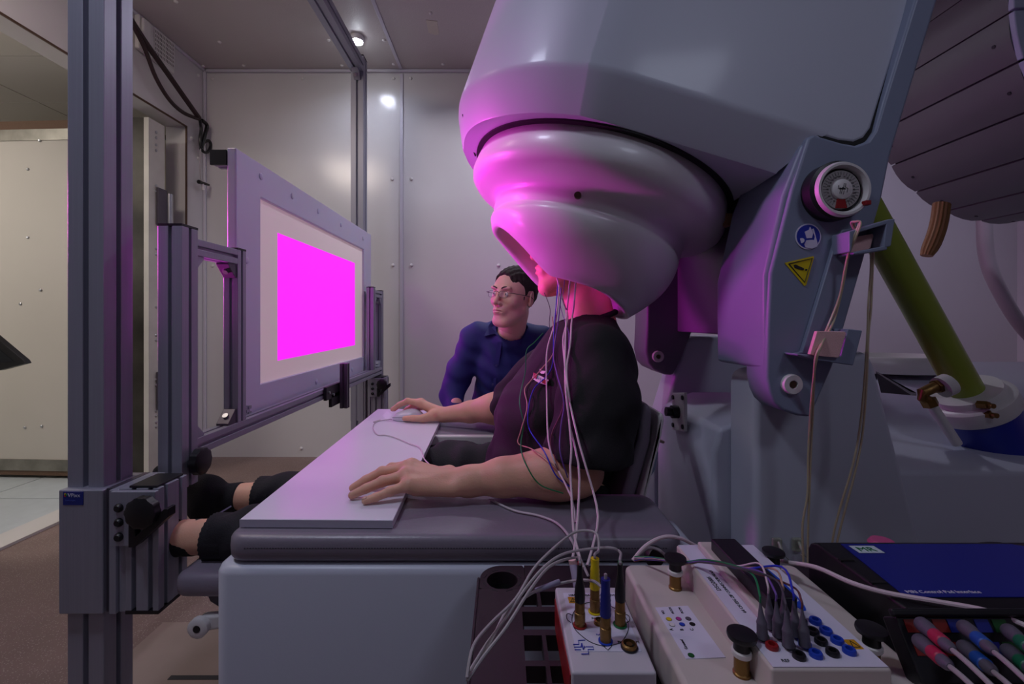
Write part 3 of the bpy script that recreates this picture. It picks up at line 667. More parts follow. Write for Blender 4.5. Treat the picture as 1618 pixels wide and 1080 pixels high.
obj('felt_pad', MB().prism(spx([X8(p) for p in [(385, 232), (420, 140), (572, 112), (578, 124), (560, 198), (550, 206), (400, 236)]], .809), 'y', .808, .814), FELT, ch, bevel=.001)
obj('lower_shelf', MB().prism(spx([X8(p) for p in [(72, 838), (200, 850), (330, 852), (372, 690), (460, 700), (405, 908), (190, 878), (75, 850)]], .812), 'y', .792, .832), HM, ch, bevel=.003)
obj('felt_pad', MB().prism(spx([X8(p) for p in [(180, 845), (222, 705), (392, 708), (398, 718), (355, 862), (345, 866), (200, 852)]], .792), 'y', .786, .794), FELT, ch, bevel=.001)
q_ = P(1151, 346, 1.02)
obj('hinge_block', MB().box(q_.x-.012, q_.x+.010, 1.02, 1.05, q_.z-.014, q_.z+.014), mat('tan_plastic', S('8a6a4c'), .5), sn, bevel=.002)
# --- base
bs = sn
colN = [(.505, .0), (.505, .86), (.508, .886), (.522, .893), (.728, .935), (.742, .93), (.75, .91), (.985, .0)]
obj('base_column', MB().prism(colN, 'y', .915, 1.02), BASEM, bs, bevel=.022, seg=4)
colF = [(.505, .0), (.50, .60), (.53, .70), (.60, .93), (.62, .945), (.78, .945), (.80, .93), (1.1, .0)]
obj('base_column', MB().prism(colF, 'y', 1.50, 1.62), BASEM, bs, bevel=.02, seg=3)
obj('hinge_cover', MB().box(.50, .58, 1.48, 1.50, .95, .957), BLK, bs)
cb_ = P(1045, 655, 1.40)
cen = [(.47, .0), (.47, .70), (.485, .755), (.56, .785), (.80, .785), (.80, 0)]
obj('base_body', MB().loft([[(x, 1.02, z) for x, z in cen], [(x, 1.35, z) for x, z in cen], [(x+.03, 1.47, z-.03 if z > 0 else 0) for x, z in cen]]), BASEM, bs, bevel=.012, seg=3)
# rear body with rolled back edge and basin
bb = [(.70, 1.0), (2.6, 1.0), (2.6, 1.9), (.70, 1.9)]
pro = [(1.0, 0), (1.0, .655), (1.003, .664), (1.012, .668), (1.15, .672), (1.30, .676), (1.35, .69), (1.39, .73), (1.43, .775), (1.50, .80), (1.95, .82), (1.95, 0)]
obj('rear_body', MB().prism(pro, 'x', .78, 2.9), BASEM, bs, ang=50)
obj('rear_ledge', MB().box(1.1, 3.2, 2.0, 2.35, 0, .745), BASEM, bs, bevel=.02)
bn = MB(); bc = Vector((1.38, 1.62, .82)); n = 48; R = []
for (r, h) in ((1.0, 0), (1.02, .02), (.98, .05), (.93, .055), (.88, .045), (.6, .0), (.3, -.005)): R.append([bc+Vector((.20*r*math.cos(2*PI*i/n), .14*r*math.sin(2*PI*i/n), h)) for i in range(n)])
obj('basin', bn.loft(R), CAP, bs, ang=60)
obj('flap', MB().loft([[P(1384, 588, 1.15), P(1440, 624, 1.15), P(1448, 625, 1.15), P(1392, 620, 1.15)], [P(1384, 586, 1.25), P(1440, 619, 1.25), P(1448, 620, 1.25), P(1392, 610, 1.25)]]), ALUD, bs)
# connector plate on the base body
cp = obj('connector_plate', MB().prism([(1.16, .715-.0), (1.245, .70), (1.245, .80), (1.16, .815)], 'x', .462, .470), CAP, bs, bevel=.002)
for y, z in ((1.17, .725), (1.235, .715), (1.17, .80), (1.235, .79)): obj('bolt', MB().cyl((.462, y, z), (.459, y, z), .006, n=12), INK, cp)
obj('socket', MB().cyl((.462, 1.203, .757), (.445, 1.203, .757), .017, n=20).cyl((.445, 1.203, .757), (.430, 1.203, .758), .012, n=20), BLK, cp)
# --- lift cylinder
L1 = P(1528, 620, 1.17)
L0 = P(1395, 380, 1.14)
dx = (L1-L0).normalized()
lf = obj('lift_rod', MB().cyl(L0-dx*.35, L1, .037, n=36), mat('olive_green_pipe', S('8a9a34'), .4, coat=.2), sn)
obj('collar', MB().lathe([(.038, -.008), (.070, -.008), (.072, .0), (.072, .008), (.082, .009), (.088, .014), (.088, .048), (.084, .054), (.05, .055)], L1, dx, 48), CAP, lf, ang=40)
obj('collar_split', MB().box(-.012, .012, -.1, -.085, .02, .07).v and MB().cyl(L1+dx*.03+Vector((.075, -.05, 0)), L1+dx*.03+Vector((.1, -.06, 0)), .008, n=10), BRASS, lf)
obj('lift_sleeve', MB().cyl(L1+dx*.05, L1+dx*.32, .078, .082, n=48), mat('deep_blue_paint', S('0f2496'), .38, coat=.2), lf)
for px, py in ((1562, 640), (1567, 655)):
    b0 = P(px, py, 1.092); obj('brass_bolt', MB().cyl(b0+Vector((-.004, .02, -.002)), b0, .010, n=6).cyl(b0, b0-Vector((-.0, .012, 0)), .006, n=12), BRASS, lf)
for px, py, d in ((1548, 601, 1.24), ): obj('black_screw', MB().cyl(P(px, py, d), P(px, py, d)+Vector((0, 0, .008)), .009, n=14), BLK, lf)
e1, e2, e3 = P(1492, 606, 1.11), P(1458, 620, 1.11), P(1468, 634, 1.11)
el = obj('brass_elbow', MB().tube([e1, P(1475, 612, 1.11), e2, P(1459, 628, 1.11), e3], .013, n=10, res=3, smooth=False), BRASS, lf)
obj('fitting_nut', MB().cyl(P(1478, 611, 1.11), P(1486, 608, 1.11), .017, n=6), BRASS, el); obj('fitting_nut', MB().cyl(P(1466, 631, 1.11), P(1471, 640, 1.11), .017, n=6), BRASS, el)
obj('fitting_cap', MB().cyl(P(1487, 612, 1.105), P(1500, 606, 1.105), .026, n=20), CAP, el)
obj('white_pipe', MB().cyl(P(1470, 636, 1.11), P(1512, 700, 1.13), .011, n=16), CAP, el)
# --- slatted rear cover (curved tambour of slats with their long edges running away from the lens)
cv = obj('cover_core', MB().v and MB() or MB().box(0, 0, 0, 0, 0, 0), None, None) if False else None
YA, YZ = 1.50, 2.08
far = [(1433, 140), (1424, 202), (1408, 262), (1439, 300), (1478, 325), (1513, 343), (1562, 351), (1618, 347), (1680, 330)]
def atY(p, d): return ((p[0]-VX)/FPX*d, (VY-p[1])/FPX*d+CZ)
prof_px = [(1395, -60), (1405, 50), (1412, 140), (1405, 205), (1408, 262), (1439, 300), (1478, 325), (1513, 343), (1562, 351), (1618, 347), (1690, 330)]
near = [(1500, 0), (1542, 66), (1583, 134), (1622, 183)]
# circle through the cover: centre and radius in the XZ plane
cxz = np.array([2.27, 1.0+1.30]); Rr = .86
ptsf = [atY(p, YZ) for p in [(1408, 262), (1478, 325), (1562, 351), (1618, 347)]]
A3 = np.array([[2*x, 2*z, 1] for x, z in ptsf]); B3 = np.array([x*x+z*z for x, z in ptsf]); s3 = np.linalg.lstsq(A3, B3, rcond=None)[0]
cxz = s3[:2]; Rr = math.sqrt(s3[2]+cxz@cxz)
SLAT = mat('grey_slat', S('626464'), .5, bump=.05, bscale=100)
rc = obj('rear_cover', MB().prism([(cxz[0]+(Rr-.012)*math.cos(a), cxz[1]+(Rr-.012)*math.sin(a)) for a in np.linspace(PI*.75, PI*1.75, 40)], 'y', YA+.01, YZ-.01), SLOT, sn)
a_ref = math.atan2(atY((1408, 262), YZ)[1]-cxz[1], atY((1408, 262), YZ)[0]-cxz[0]) % (2*PI)
step = .165/Rr
for i in range(-5, 12):
    a0_, a1_ = a_ref+i*step+.006, a_ref+(i+1)*step-.006
    aa = np.linspace(a0_, a1_, 5); rr_ = [Rr, Rr+.006, Rr+.008, Rr+.006, Rr-.002]
    po = [(cxz[0]+r*math.cos(a), cxz[1]+r*math.sin(a)) for a, r in zip(aa, rr_)]+[(cxz[0]+(Rr-.014)*math.cos(a), cxz[1]+(Rr-.014)*math.sin(a)) for a in reversed(aa)]
    sl_ = obj('slat', MB().prism(po, 'y', YA, YZ), SLAT, rc)
    am = (a0_+a1_)/2
    for yy in (YA+.05, YZ-.06):
        c_ = Vector((cxz[0]+(Rr+.008)*math.cos(am), yy, cxz[1]+(Rr+.008)*math.sin(am))); nn = Vector((math.cos(am), 0, math.sin(am)))
        obj('rivet', MB().cyl(c_-nn*.004, c_+nn*.002, .006, n=8), SLOT, sl_)
    # end scallop facing the room, paler
    po2 = [(cxz[0]+(Rr+.004)*math.cos(a), cxz[1]+(Rr+.004)*math.sin(a)) for a in aa]+[(cxz[0]+(Rr-.13)*math.cos(a), cxz[1]+(Rr-.13)*math.sin(a)) for a in reversed(aa)]
    obj('end_panel', MB().prism(po2, 'y', YA-.018, YA+.002), mat('pale_blue_slat', S('a9b0c8'), .45), rc, bevel=.004)
hd = P(1484, 322, 1.80)
hn = thing('brown_tube', 'brown ribbed fibre tube hanging below the slatted grey cover', 'tube', P(1470, 405, 1.80))
hp = [P(1488, 322, 1.80), P(1480, 352, 1.80), P(1470, 385, 1.80), P(1464, 404, 1.80)]
ribs = []
for i, p in enumerate([hp[0].lerp(hp[3], t) for t in np.linspace(0, 1, 10)]):
    r = .026*(1 if i < 8 else (.92 if i == 8 else .7)); ax = (hp[3]-hp[0]).normalized(); u = ax.orthogonal().normalized(); w2 = ax.cross(u)
    bend = Vector((.012*math.sin(PI*i/9), 0, 0)); ribs.append([p+bend+r*(1+.09*(j % 2))*(math.cos(2*PI*j/28)*u+math.sin(2*PI*j/28)*w2) for j in range(28)])
obj('ribbed_grip', MB().loft(ribs), mat('brown_fibre', S('8a6238'), .5, metal=.1, bump=.4, bscale=120), hn, ang=20)
tag(obj('hose', MB().tube([P(1555, 340, 2.6), P(1558, 400, 2.6), P(1575, 450, 2.6), P(1618, 520, 2.7), P(1680, 580, 2.9)], .035, n=14), mat('pale_hose', S('a8a0a4'), .5)), 'pale thick hose curving down the back wall at far right', 'hose')
# ================================================================== BED / SEAT
bd = thing('scanner_bed', 'grey vinyl padded scanner seat on a white moulded base', 'bed', (-.08, 1.2, 0))
def rrect(x0, x1, y0, y1, r, n=7):
    o = []
    for cx, cy, a in ((x1-r, y1-r, 0), (x0+r, y1-r, 90), (x0+r, y0+r, 180), (x1-r, y0+r, 270)):
        for i in range(n+1):
            t = math.radians(a+90*i/n); o.append((cx+r*math.cos(t), cy+r*math.sin(t)))
    return o
def pad(mb, x0, x1, y0, y1, z0, z1, r=.03, e=.014):
    rings = []
    for k in range(9):
        t = -PI/2+PI*k/8; ins = e*(1-math.cos(t)); z = (z0+e) if k < 4 else (z1-e); z += e*math.sin(t) if k != 4 else 0
        if k == 4: z = (z0+z1)/2
        rings.append([(x, y, z) for x, y in rrect(x0+ins, x1-ins, y0+ins, y1-ins, max(.004, r-ins))])
    return mb.loft(rings)
near_pad = pad(MB(), -.478, .312, .772, .972, .585, .632, .035, .015)
obj('armrest_cushion', near_pad, VINYL, bd, ang=60)
sm_ = MB().tube([(x, y, .6215) for x, y in rrect(-.4745, .3085, .7755, .9685, .032)]+[(.3085, .9, .6215)], .0018, n=6, smooth=False)
obj('cushion_piping', sm_, THREAD, bd)
stm = MB()
for i in range(150):
    x = -.44+.72*i/150; stm.box(x, x+.0028, .7718, .7725, .612, .6132)
tag(obj('stitching', stm, THREAD, bd), kind='stuff')
obj('armrest_base', MB().loft([[(x, y, z) for x, y in rrect(-.492+i, .36-i, .765+i, .975-i, .03)] for z, i in ((.0, 0), (.57, 0), (.578, .003), (.583, .010))]), BASEM, bd, ang=50)
obj('seat_base', MB().box(-.46, .40, .975, 1.46, 0, .40), BASEM, bd, bevel=.01)
obj('seat_cushion', pad(MB(), -.44, .40, .985, 1.45, .39, .455, .04, .02), VINYL, bd, ang=60)
obj('armrest_cushion', pad(MB(), -.44, .30, 1.47, 1.66, .595, .632, .035, .012), VINYL, bd, ang=60)
obj('armrest_base', MB().loft([[(x, y, z) for x, y in rrect(-.46+i, .32-i, 1.46+i, 1.68-i, .03)] for z, i in ((.0, 0), (.58, 0), (.592, .006))]), BASEM, bd, ang=50)
obj('side_rail', MB().box(-.40, .3, 1.440, 1.462, .602, .633), CAP, bd, bevel=.006)
# back rest
def bk(x, z): return (x, z)
obj('backrest', MB().loft([[(x, y, z) for x, z in ((.215, .46), (.258, .60), (.298, .74), (.305, .80), (.315, .82), (.33, .80), (.325, .73), (.285, .59), (.245, .45))] for y in (1.0, 1.40)]), VINYL, bd, bevel=.012, seg=3)
obj('backrest_frame', MB().loft([[(x, y, z) for x, z in ((.255, .44), (.29, .595), (.333, .745), (.338, .79), (.345, .80), (.352, .785), (.344, .74), (.305, .59), (.27, .44))] for y in (.988, 1.42)]), CAP, bd, bevel=.006)
obj('hinge_plate', MB().prism([(.27, .62), (.31, .61), (.345, .66), (.352, .70), (.34, .715), (.318, .715), (.29, .62)], 'y', 1.03, 1.045), ARMM, bd, bevel=.003)
# leg rest
obj('leg_rest', pad(MB(), -.700, -.45, .955, 1.42, .412, .462, .03, .018), VINYL, bd, ang=60)
obj('leg_rest_bracket', MB().prism([(-.645, .412), (-.50, .412), (-.50, .375), (-.60, .368), (-.635, .39)], 'y', .985, 1.0), ALUD, bd, bevel=.003)
obj('leg_rest_bar', MB().loft([[(x, y, z) for x, z in ((-.645, .335), (-.48, .36), (-.48, .385), (-.645, .372))] for y in (.965, .985)]), CAP, bd, bevel=.008)
rl = obj('roller', MB().lathe([(.021, 0), (.021, .012), (.018, .014), (.008, .014), (.007, .008)], (-.641, .965, .353), (0, -1, 0), 28), CAP, bd)
obj('roller_axle', MB().cyl((-.641, .962, .353), (-.641, .950, .353), .007, n=14), BLK, rl)

# board across the arm rests
def BX(x, y): a = -.026; return (x*math.cos(a)-y*math.sin(a), x*math.sin(a)+y*math.cos(a))
bp = [(-.466, .806), (-.194, .802), (-.219, 1.56), (-.224, 1.80), (-.496, 1.80)]
bo = obj('lap_board', MB().prism(bp, 'z', .633, .6475), BOARD, None, bevel=.0015)
tag(bo, 'long white laminate board laid across the bed armrests as a table', 'board')
obj('edge_band', MB().loft([[(-.466, .8055, z), (-.194, .8015, z), (-.194, .8005, z), (-.466, .8045, z)] for z in (.6335, .647)]), BOARDE, bo)
# computer mouse
F1 = Field((-.41, 1.55, .64), (-.25, 1.66, .70), .0014)
F1.ell((-.333, 1.603, .652), (.056, .030, .031), .001).ell((-.318, 1.603, .658), (.036, .026, .029), .01).plane((0, 0, -1), (0, 0, .6485))
ms = thing('computer_mouse', 'white computer mouse under the far hand on the board', 'mouse', (-.333, 1.603, .6475))
fmesh('shell', [F1.mesh()], BOARD, ms)
obj('seam', MB().tube([(-.386, 1.582, .660), (-.36, 1.574, .662), (-.33, 1.5725, .664), (-.30, 1.575, .662)], .0007, n=5), SLOT, ms)
obj('cable', MB().tube([(-.388, 1.60, .652), (-.42, 1.585, .650), (-.445, 1.56, .650)]+[PZ(x, y, .650) for x, y in [(601, 663), (592, 668), (589, 675), (592, 682), (598, 687), (607, 687), (618, 689), (632, 694), (648, 701), (660, 705), (666, 711)]]+[P(670, 724, 1.16), P(680, 735, 1.05), P(690, 747, .99)], .0016, n=6), CABW, ms)
tag(obj('paper_tag', MB().loft([[PZ(604, 656, .6478), PZ(612, 649, .6478), PZ(620, 655, .6478), PZ(613, 665, .6478)], [PZ(604, 656, .6484), PZ(612, 649, .6484), PZ(620, 655, .6484), PZ(613, 665, .6484)]]), mat('tape_white', S('e6e4f0'), .5)), 'small piece of white tape on the board beside the mouse', 'tape')
# ================================================================== PEOPLE
def head_field(neck=None, neck_r=.056, h=.0021, male=True):
    """a head in local coordinates: face towards -y, centre of the skull near 0"""
    F = Field((-.11, -.14, -.24), (.11, .13, .14), h)
    F.ell((0, .014, .032), (.075, .094, .084), .01).ell((0, -.026, .018), (.067, .066, .080), .03)
    F.ell((0, -.030, -.055), (.050, .055, .062), .03).ell((0, -.066, -.103), (.026, .020, .020), .028)
    for s in (-1, 1):
        F.cap((s*.050, .0, -.050), (s*.024, -.064, -.103), .015, .013, .03)         # jaw line
        F.ell((s*.043, -.062, -.022), (.021, .018, .019), .02)                      # cheekbone
        F.ell((s*.030, -.088, .030), (.021, .009, .008), .012)                      # brow
    for s in (-1, 1):
        F.ell((s*.031, -.096, .006), (.019, .016, .0125), .012, sub=True)           # socket
        F.ell((s*.031, -.0765, .006), (.0150, .0125, .0135), .004)                  # lids over the ball
        F.ell((s*.031, -.0905, .0055), (.0135, .006, .0046), .002, sub=True)        # opening
    F.cap((0, -.088, .018), (0, -.109, -.024), .0072, .0095, .012)                  # nose
    F.ell((0, -.112, -.028), (.0105, .0095, .009), .008)
    for s in (-1, 1):
        F.ell((s*.0125, -.101, -.031), (.0075, .0095, .0075), .005)
        F.ell((s*.0065, -.109, -.0385), (.0032, .005, .003), .003, sub=True)
        F.cap((s*.020, -.093, -.034), (s*.031, -.082, -.062), .0012, .0010, .006, sub=True)  # cheek fold
    F.ell((0, -.083, -.060), (.030, .016, .022), .018)                              # muzzle
    F.cap((-.020, -.0905, -.0585), (0, -.098, -.0555), .0042, .0052, .005).cap((.020, -.0905, -.0585), (0, -.098, -.0555), .0042, .0052, .005)
    F.cap((-.017, -.090, -.0675), (.017, -.090, -.0675), .0052, .0052, .005).ell((0, -.0955, -.0685), (.013, .006, .0055), .005)
    F.cap((-.022, -.0955, -.0635), (0, -.1025, -.0625), .0014, .0016, .003, sub=True).cap((.022, -.0955, -.0635), (0, -.1025, -.0625), .0014, .0016, .003, sub=True)
    F.ell((0, -.099, -.081), (.016, .006, .004), .008, sub=True)
    for s in (-1, 1):                                                               # ears
        F.ell((s*.077, .018, .0), (.0085, .019, .031), .006, rot=(-.15, 0, s*.45))
        F.ell((s*.085, .013, .004), (.006, .011, .019), .004, rot=(-.15, 0, s*.45), sub=True)
        F.ell((s*.078, .010, -.024), (.006, .009, .010), .006)
    if neck is not None:
        F.cap((0, .022, -.060), neck, .054, neck_r, .02)
    return F
def hand(F, W, fingers, thumb, rw=.024, r=.0094):
    for f in fingers:
        F.cap(W, f[0], rw*.62, r*1.45, .014)
    for a, b in zip(fingers, fingers[1:]): F.cap(a[0], b[0], r*1.3, r*1.3, .010)
    for i, f in enumerate(fingers):
        q = [1.0, 1.05, 1.0, .86][i]*r; rs = [q*1.28, q*1.1, q*.98, q*.84]
        for j in range(3): F.cap(f[j], f[j+1], rs[j], rs[j+1], .0035 if j else .007)
        F.ell(np.array(f[1])+np.array((0, 0, .001)), (q*1.16, q*1.12, q*1.12), .003)
    F.cap(W, thumb[0], rw*.7, .017, .012).cap(thumb[0], thumb[1], .018, .0125, .010)
    F.cap(thumb[1], thumb[2], .0120, .0105, .005).cap(thumb[2], thumb[3], .0108, .0085, .004)
    return F
def nail(f, parent, up=(0, 0, 1), r=.0088, m=None):
    a, b = Vector(f[2]), Vector(f[3]); d = (b-a).normalized(); u = Vector(up); u = (u-d*u.dot(d)).normalized(); s = d.cross(u)
    c = b+u*r*.62; M = Matrix((d, s, u)).transposed()
    obj('fingernail', MB().sphere((0, 0, 0), (.0062, .0050, .0030), 12, 8, M).v and MB().sphere(c-d*.001, (.0062, .0050, .0028), 12, 8, M), NAIL, parent, ang=80)
NAIL = mat('fingernail', S('d8a898'), .3, coat=.3)

# ---------------- seated volunteer under the helmet
pv = thing('person', 'seated person in black t-shirt with head inside the helmet hood, hands on the board', 'person', (.1, 1.2, 0))
Mh = Matrix.Translation((.196, 1.2, 1.176)) @ Matrix.Rotation(math.radians(-90), 4, 'Z') @ Matrix.Rotation(math.radians(-9), 4, 'X')
nb = Mh.inverted()@Vector((.232, 1.19, .985))
hv = head_field(tuple(nb), .064); hvm = xform(hv.mesh(), Mh)
Wn = np.array((-.088, .930, .670))
fn = [[(-.195, .970, .690), (-.238, .972, .6835), (-.266, .968, .671), (-.289, .962, .6575)],
      [(-.199, .944, .693), (-.250, .940, .6855), (-.282, .934, .671), (-.306, .928, .6575)],
      [(-.194, .917, .687), (-.240, .907, .678), (-.271, .899, .667), (-.296, .892, .6565)],
      [(-.184, .893, .677), (-.219, .881, .668), (-.244, .873, .660), (-.263, .867, .6555)]]
tn = [(-.115, .965, .672), (-.155, .992, .668), (-.185, 1.004, .662), (-.21, 1.010, .657)]
F2 = Field((-.34, .80, .60), (.29, 1.06, .78), .0024)
En = (.150, .935, .687)
F2.chain([En, (.11, .928, .688), (.0, .927, .680), (-.07, .929, .671), tuple(Wn)], [.042, .045, .036, .0275, .0255], .02)
F2.ell((-.08, .930, .669), (.03, .031, .021), .012); F2.ell((.11, .925, .688), (.09, .046, .044), .03)
F2.cap((-.10, .905, .664), (-.17, .893, .668), .016, .013, .012)
hand(F2, Wn, fn, tn)
F2.cap(En, (.195, .985, .84), .044, .050, .02)
Wf = np.array((-.205, 1.572, .672))
ff = [[(-.292, 1.598, .706), (-.338, 1.604, .7135), (-.368, 1.607, .700), (-.391, 1.608, .684)],
      [(-.292, 1.618, .706), (-.340, 1.628, .709), (-.370, 1.631, .697), (-.390, 1.632, .680)],
      [(-.285, 1.638, .695), (-.325, 1.652, .690), (-.350, 1.656, .674), (-.366, 1.657, .660)],
      [(-.275, 1.652, .684), (-.308, 1.667, .676), (-.328, 1.671, .666), (-.342, 1.672, .657)]]
tf = [(-.240, 1.560, .672), (-.275, 1.552, .664), (-.308, 1.5545, .664), (-.338, 1.560, .662)]
F3 = Field((-.42, 1.30, .62), (.20, 1.70, .90), .0024)
Ef = (.055, 1.445, .715)
F3.chain([Ef, (-.02, 1.485, .712), (-.11, 1.535, .690), tuple(Wf)], [.046, .046, .034, .0260], .02)
F3.ell((-.01, 1.48, .710), (.085, .046, .043), .03, rot=(0, 0, -.5))
hand(F3, Wf, ff, tf, rw=.025, r=.0092)
F3.cap(Ef, (.13, 1.40, .86), .046, .052, .02)
Fb = Field((.0, .90, .44), (.44, 1.50, 1.02), .010)        # torso core under the shirt, both upper arms
Fb.ell((.215, 1.19, .86), (.10, .17, .15), .05).ell((.17, 1.19, .66), (.115, .14, .16), .06).ell((.17, 1.19, .52), (.11, .15, .09), .05)
Fb.cap((.225, 1.01, .92), (.222, .985, .84), .05, .05, .05).cap((.215, 1.37, .92), (.13, 1.40, .86), .05, .05, .05).cap((.232, 1.19, .985), (.22, 1.19, .9), .055, .07, .04)
skn = fmesh('body', [hvm, F2.mesh(), F3.mesh(), Fb.mesh()], SKIN, pv)
for f in fn+ff: nail(f, skn)
nail(tn, skn)
nail(tf, skn, up=(0, -1, .4))
obj('lips', MB().sphere(Mh@Vector((0, -.094, -.0575)), (.0045, .019, .0032), 14, 8).sphere(Mh@Vector((0, -.0925, -.0675)), (.0045, .017, .0038), 14, 8), LIP, pv, ang=80)
# hair at the nape, inside the hood
Fh = Field((-.10, -.04, -.09), (.10, .13, .14), .004)
Fh.ell((0, .022, .036), (.082, .100, .088), .01).plane((0, -1, .25), (0, .005, 0), .01).plane((0, .2, -1), (0, .05, -.055), .01)
fmesh('hair', [xform(Fh.mesh(), Mh)], HAIR, pv)
# t-shirt
GB = ((-.12, .80, .47), (.42, 1.62, 1.05), .0042)
T = Field(*GB)
T.ell((.19, 1.19, .865), (.115, .18, .125), .05).ell((.125, 1.19, .73), (.150, .165, .15), .08).ell((.10, 1.19, .60), (.150, .170, .10), .07)
T.cap((.205, 1.015, .925), (.21, 1.365, .925), .060, .060, .07).cap((.215, 1.19, .945), (.228, 1.19, .985), .080, .066, .04)
T.ell((.243, 1.12, .872), (.074, .14, .11), .05).ell((.225, 1.17, .76), (.080, .15, .15), .06)
T.chain([(.205, 1.37, .91), (.12, 1.41, .82), (.045, 1.44, .735)], [.064, .080, .086], .04)            # far sleeve
Sn = Field(*GB)
Sn.chain([(.208, 1.01, .918), (.200, .965, .82), (.172, .940, .71), (.165, .935, .62)], [.064, .080, .084, .086], .04)   # near sleeve
Sn.plane((-.10, -.0, -1), (.2, .93, .717), .003)
T._op((slice(None),)*3, Sn.V, .03, False)
def folds(X, Y, Z):
    a = .0022*np.sin(38*X+26*Z+4*np.sin(9*Y))+.0020*np.sin(70*Z-30*X+5*np.sin(14*Y+6*X))+.0012*np.sin(95*Y+50*Z+5*np.sin(20*X))
    c = .0045*np.sin(60*Z+75*X+3*np.sin(10*Y))*np.exp(-((X-.02)**2)/.006-((Z-.66)**2)/.01)
    return (a+c)*np.clip((1.0-Z)*5, .15, 1)
T.warp(folds)
# openings: sleeves and neck
T.cap((.192, .955, .775), (.171, .939, .70), .060, .075, .003, sub=True).cap((.171, .939, .70), (.165, .935, .60), .076, .080, .003, sub=True)
T.cap((.055, 1.44, .735), (-.06, 1.50, .65), .060, .078, .003, sub=True)
T.cap((.228, 1.19, 1.0), (.224, 1.195, 1.10), .064, .075, .003, sub=True)
T.cap((.190, 1.19, 1.043), (.17, 1.19, 1.12), .068, .09, .003, sub=True)
T.plane((0, 0, -1), (0, 0, .505), .006)
tsh = fmesh('t_shirt', [T.mesh()], TSH, pv)
cr = []
for i in range(40):
    a = 2*PI*i/40; cr.append((.226+.066*math.cos(a), 1.192+.066*math.sin(a), 1.000+.021*math.cos(a)))
cr.append(cr[0]); obj('collar', MB().tube(cr, .0075, n=8, res=2), TSH, pv, ang=80)
# trousers
Q = Field((-.78, .92, .38), (.36, 1.48, .72), .0055)
Q.ell((.16, 1.19, .545), (.14, .185, .10), .06)
Q.chain([(.12, 1.09, .545), (-.14, 1.08, .545), (-.34, 1.07, .545), (-.50, 1.06, .515), (-.66, 1.05, .50)], [.098, .086, .072, .064, .050], .04)
Q.chain([(.12, 1.30, .55), (-.14, 1.31, .56), (-.34, 1.29, .550), (-.50, 1.27, .525), (-.665, 1.25, .52)], [.098, .080, .066, .060, .046], .04)
Q.warp(lambda X, Y, Z: .0032*np.sin(46*X+20*Z+5*np.sin(12*Y))+.0024*np.sin(90*X-25*Y+4*np.sin(18*Z)))
Q.plane((-1, 0, .0), (-.665, 0, 0), .006)
fmesh('trousers', [Q.mesh()], PANTS, pv)
for y, z, r in ((1.05, .50, .050), (1.25, .52, .047)):
    m = MB(); rings = []
    for i in range(9):
        x = -.672+.045*i/8; rings.append([(x+.010*math.sin(0), y+(r+(.002 if j % 2 else -.001))*math.cos(2*PI*j/56), z+(r+(.002 if j % 2 else -.001))*math.sin(2*PI*j/56)) for j in range(56)])
    obj('ribbed_cuff', m.loft(rings), PANTS, pv, ang=70)
# ankles and socks
for a_, b_, ra_ in (((-.62, 1.05, .50), (-.78, 1.055, .497), .041), ((-.62, 1.25, .52), (-.78, 1.25, .512), .038)):
    K = Field((-.80, a_[1]-.06, .42), (-.56, a_[1]+.06, .60), .004); K.cap(a_, b_, ra_, ra_-.005, .01)
    fmesh('ankle', [K.mesh()], SKIN, pv)
for y, z, x in ((1.055, .497, -.705), (1.25, .513, -.722)):
    K = Field((-1.02, y-.08, .42), (-.69, y+.08, .62), .0035)
    K.chain([(x, y, z), (x-.075, y, z-.006), (x-.10, y, z-.018)], [.040, .037, .038], .02)
    K.chain([(x-.095, y, z-.028), (x-.09, y, z+.02), (x-.17, y-.0, z+.055), (x-.215, y, z+.068)], [.036, .034, .027, .022], .025)
    K.plane((1, 0, 0), (x, y, z), .002)
    fmesh('sock', [K.mesh()], SOCK, pv)
obj('sock_mark', MB().loft([[P(343, 811, 1.19), P(365, 798, 1.19), P(366, 800, 1.19), P(344, 813, 1.19)], [P(343, 811, 1.20), P(365, 798, 1.20), P(366, 800, 1.20), P(344, 813, 1.20)]]), mat('pale_print', S('a99cc0'), .6), pv)

# surface lookup for things that lie on the shirt
bpy.context.view_layer.update()
def bvh(o):
    me = o.data; return BVHTree.FromPolygons([o.matrix_world@v.co for v in me.vertices], [p.vertices for p in me.polygons])
BV = [bvh(tsh), bvh(skn)]
def on_body(px, py, off=.005, far=1.15):
    d = Vector(((px-VX)/FPX, 1, (VY-py)/FPX)).normalized(); best = far
    for b in BV:
        h = b.ray_cast(Vector((0, 0, CZ)), d)
        if h[0] is not None: best = min(best, h[0].y)
    return P(px, py, best-off)
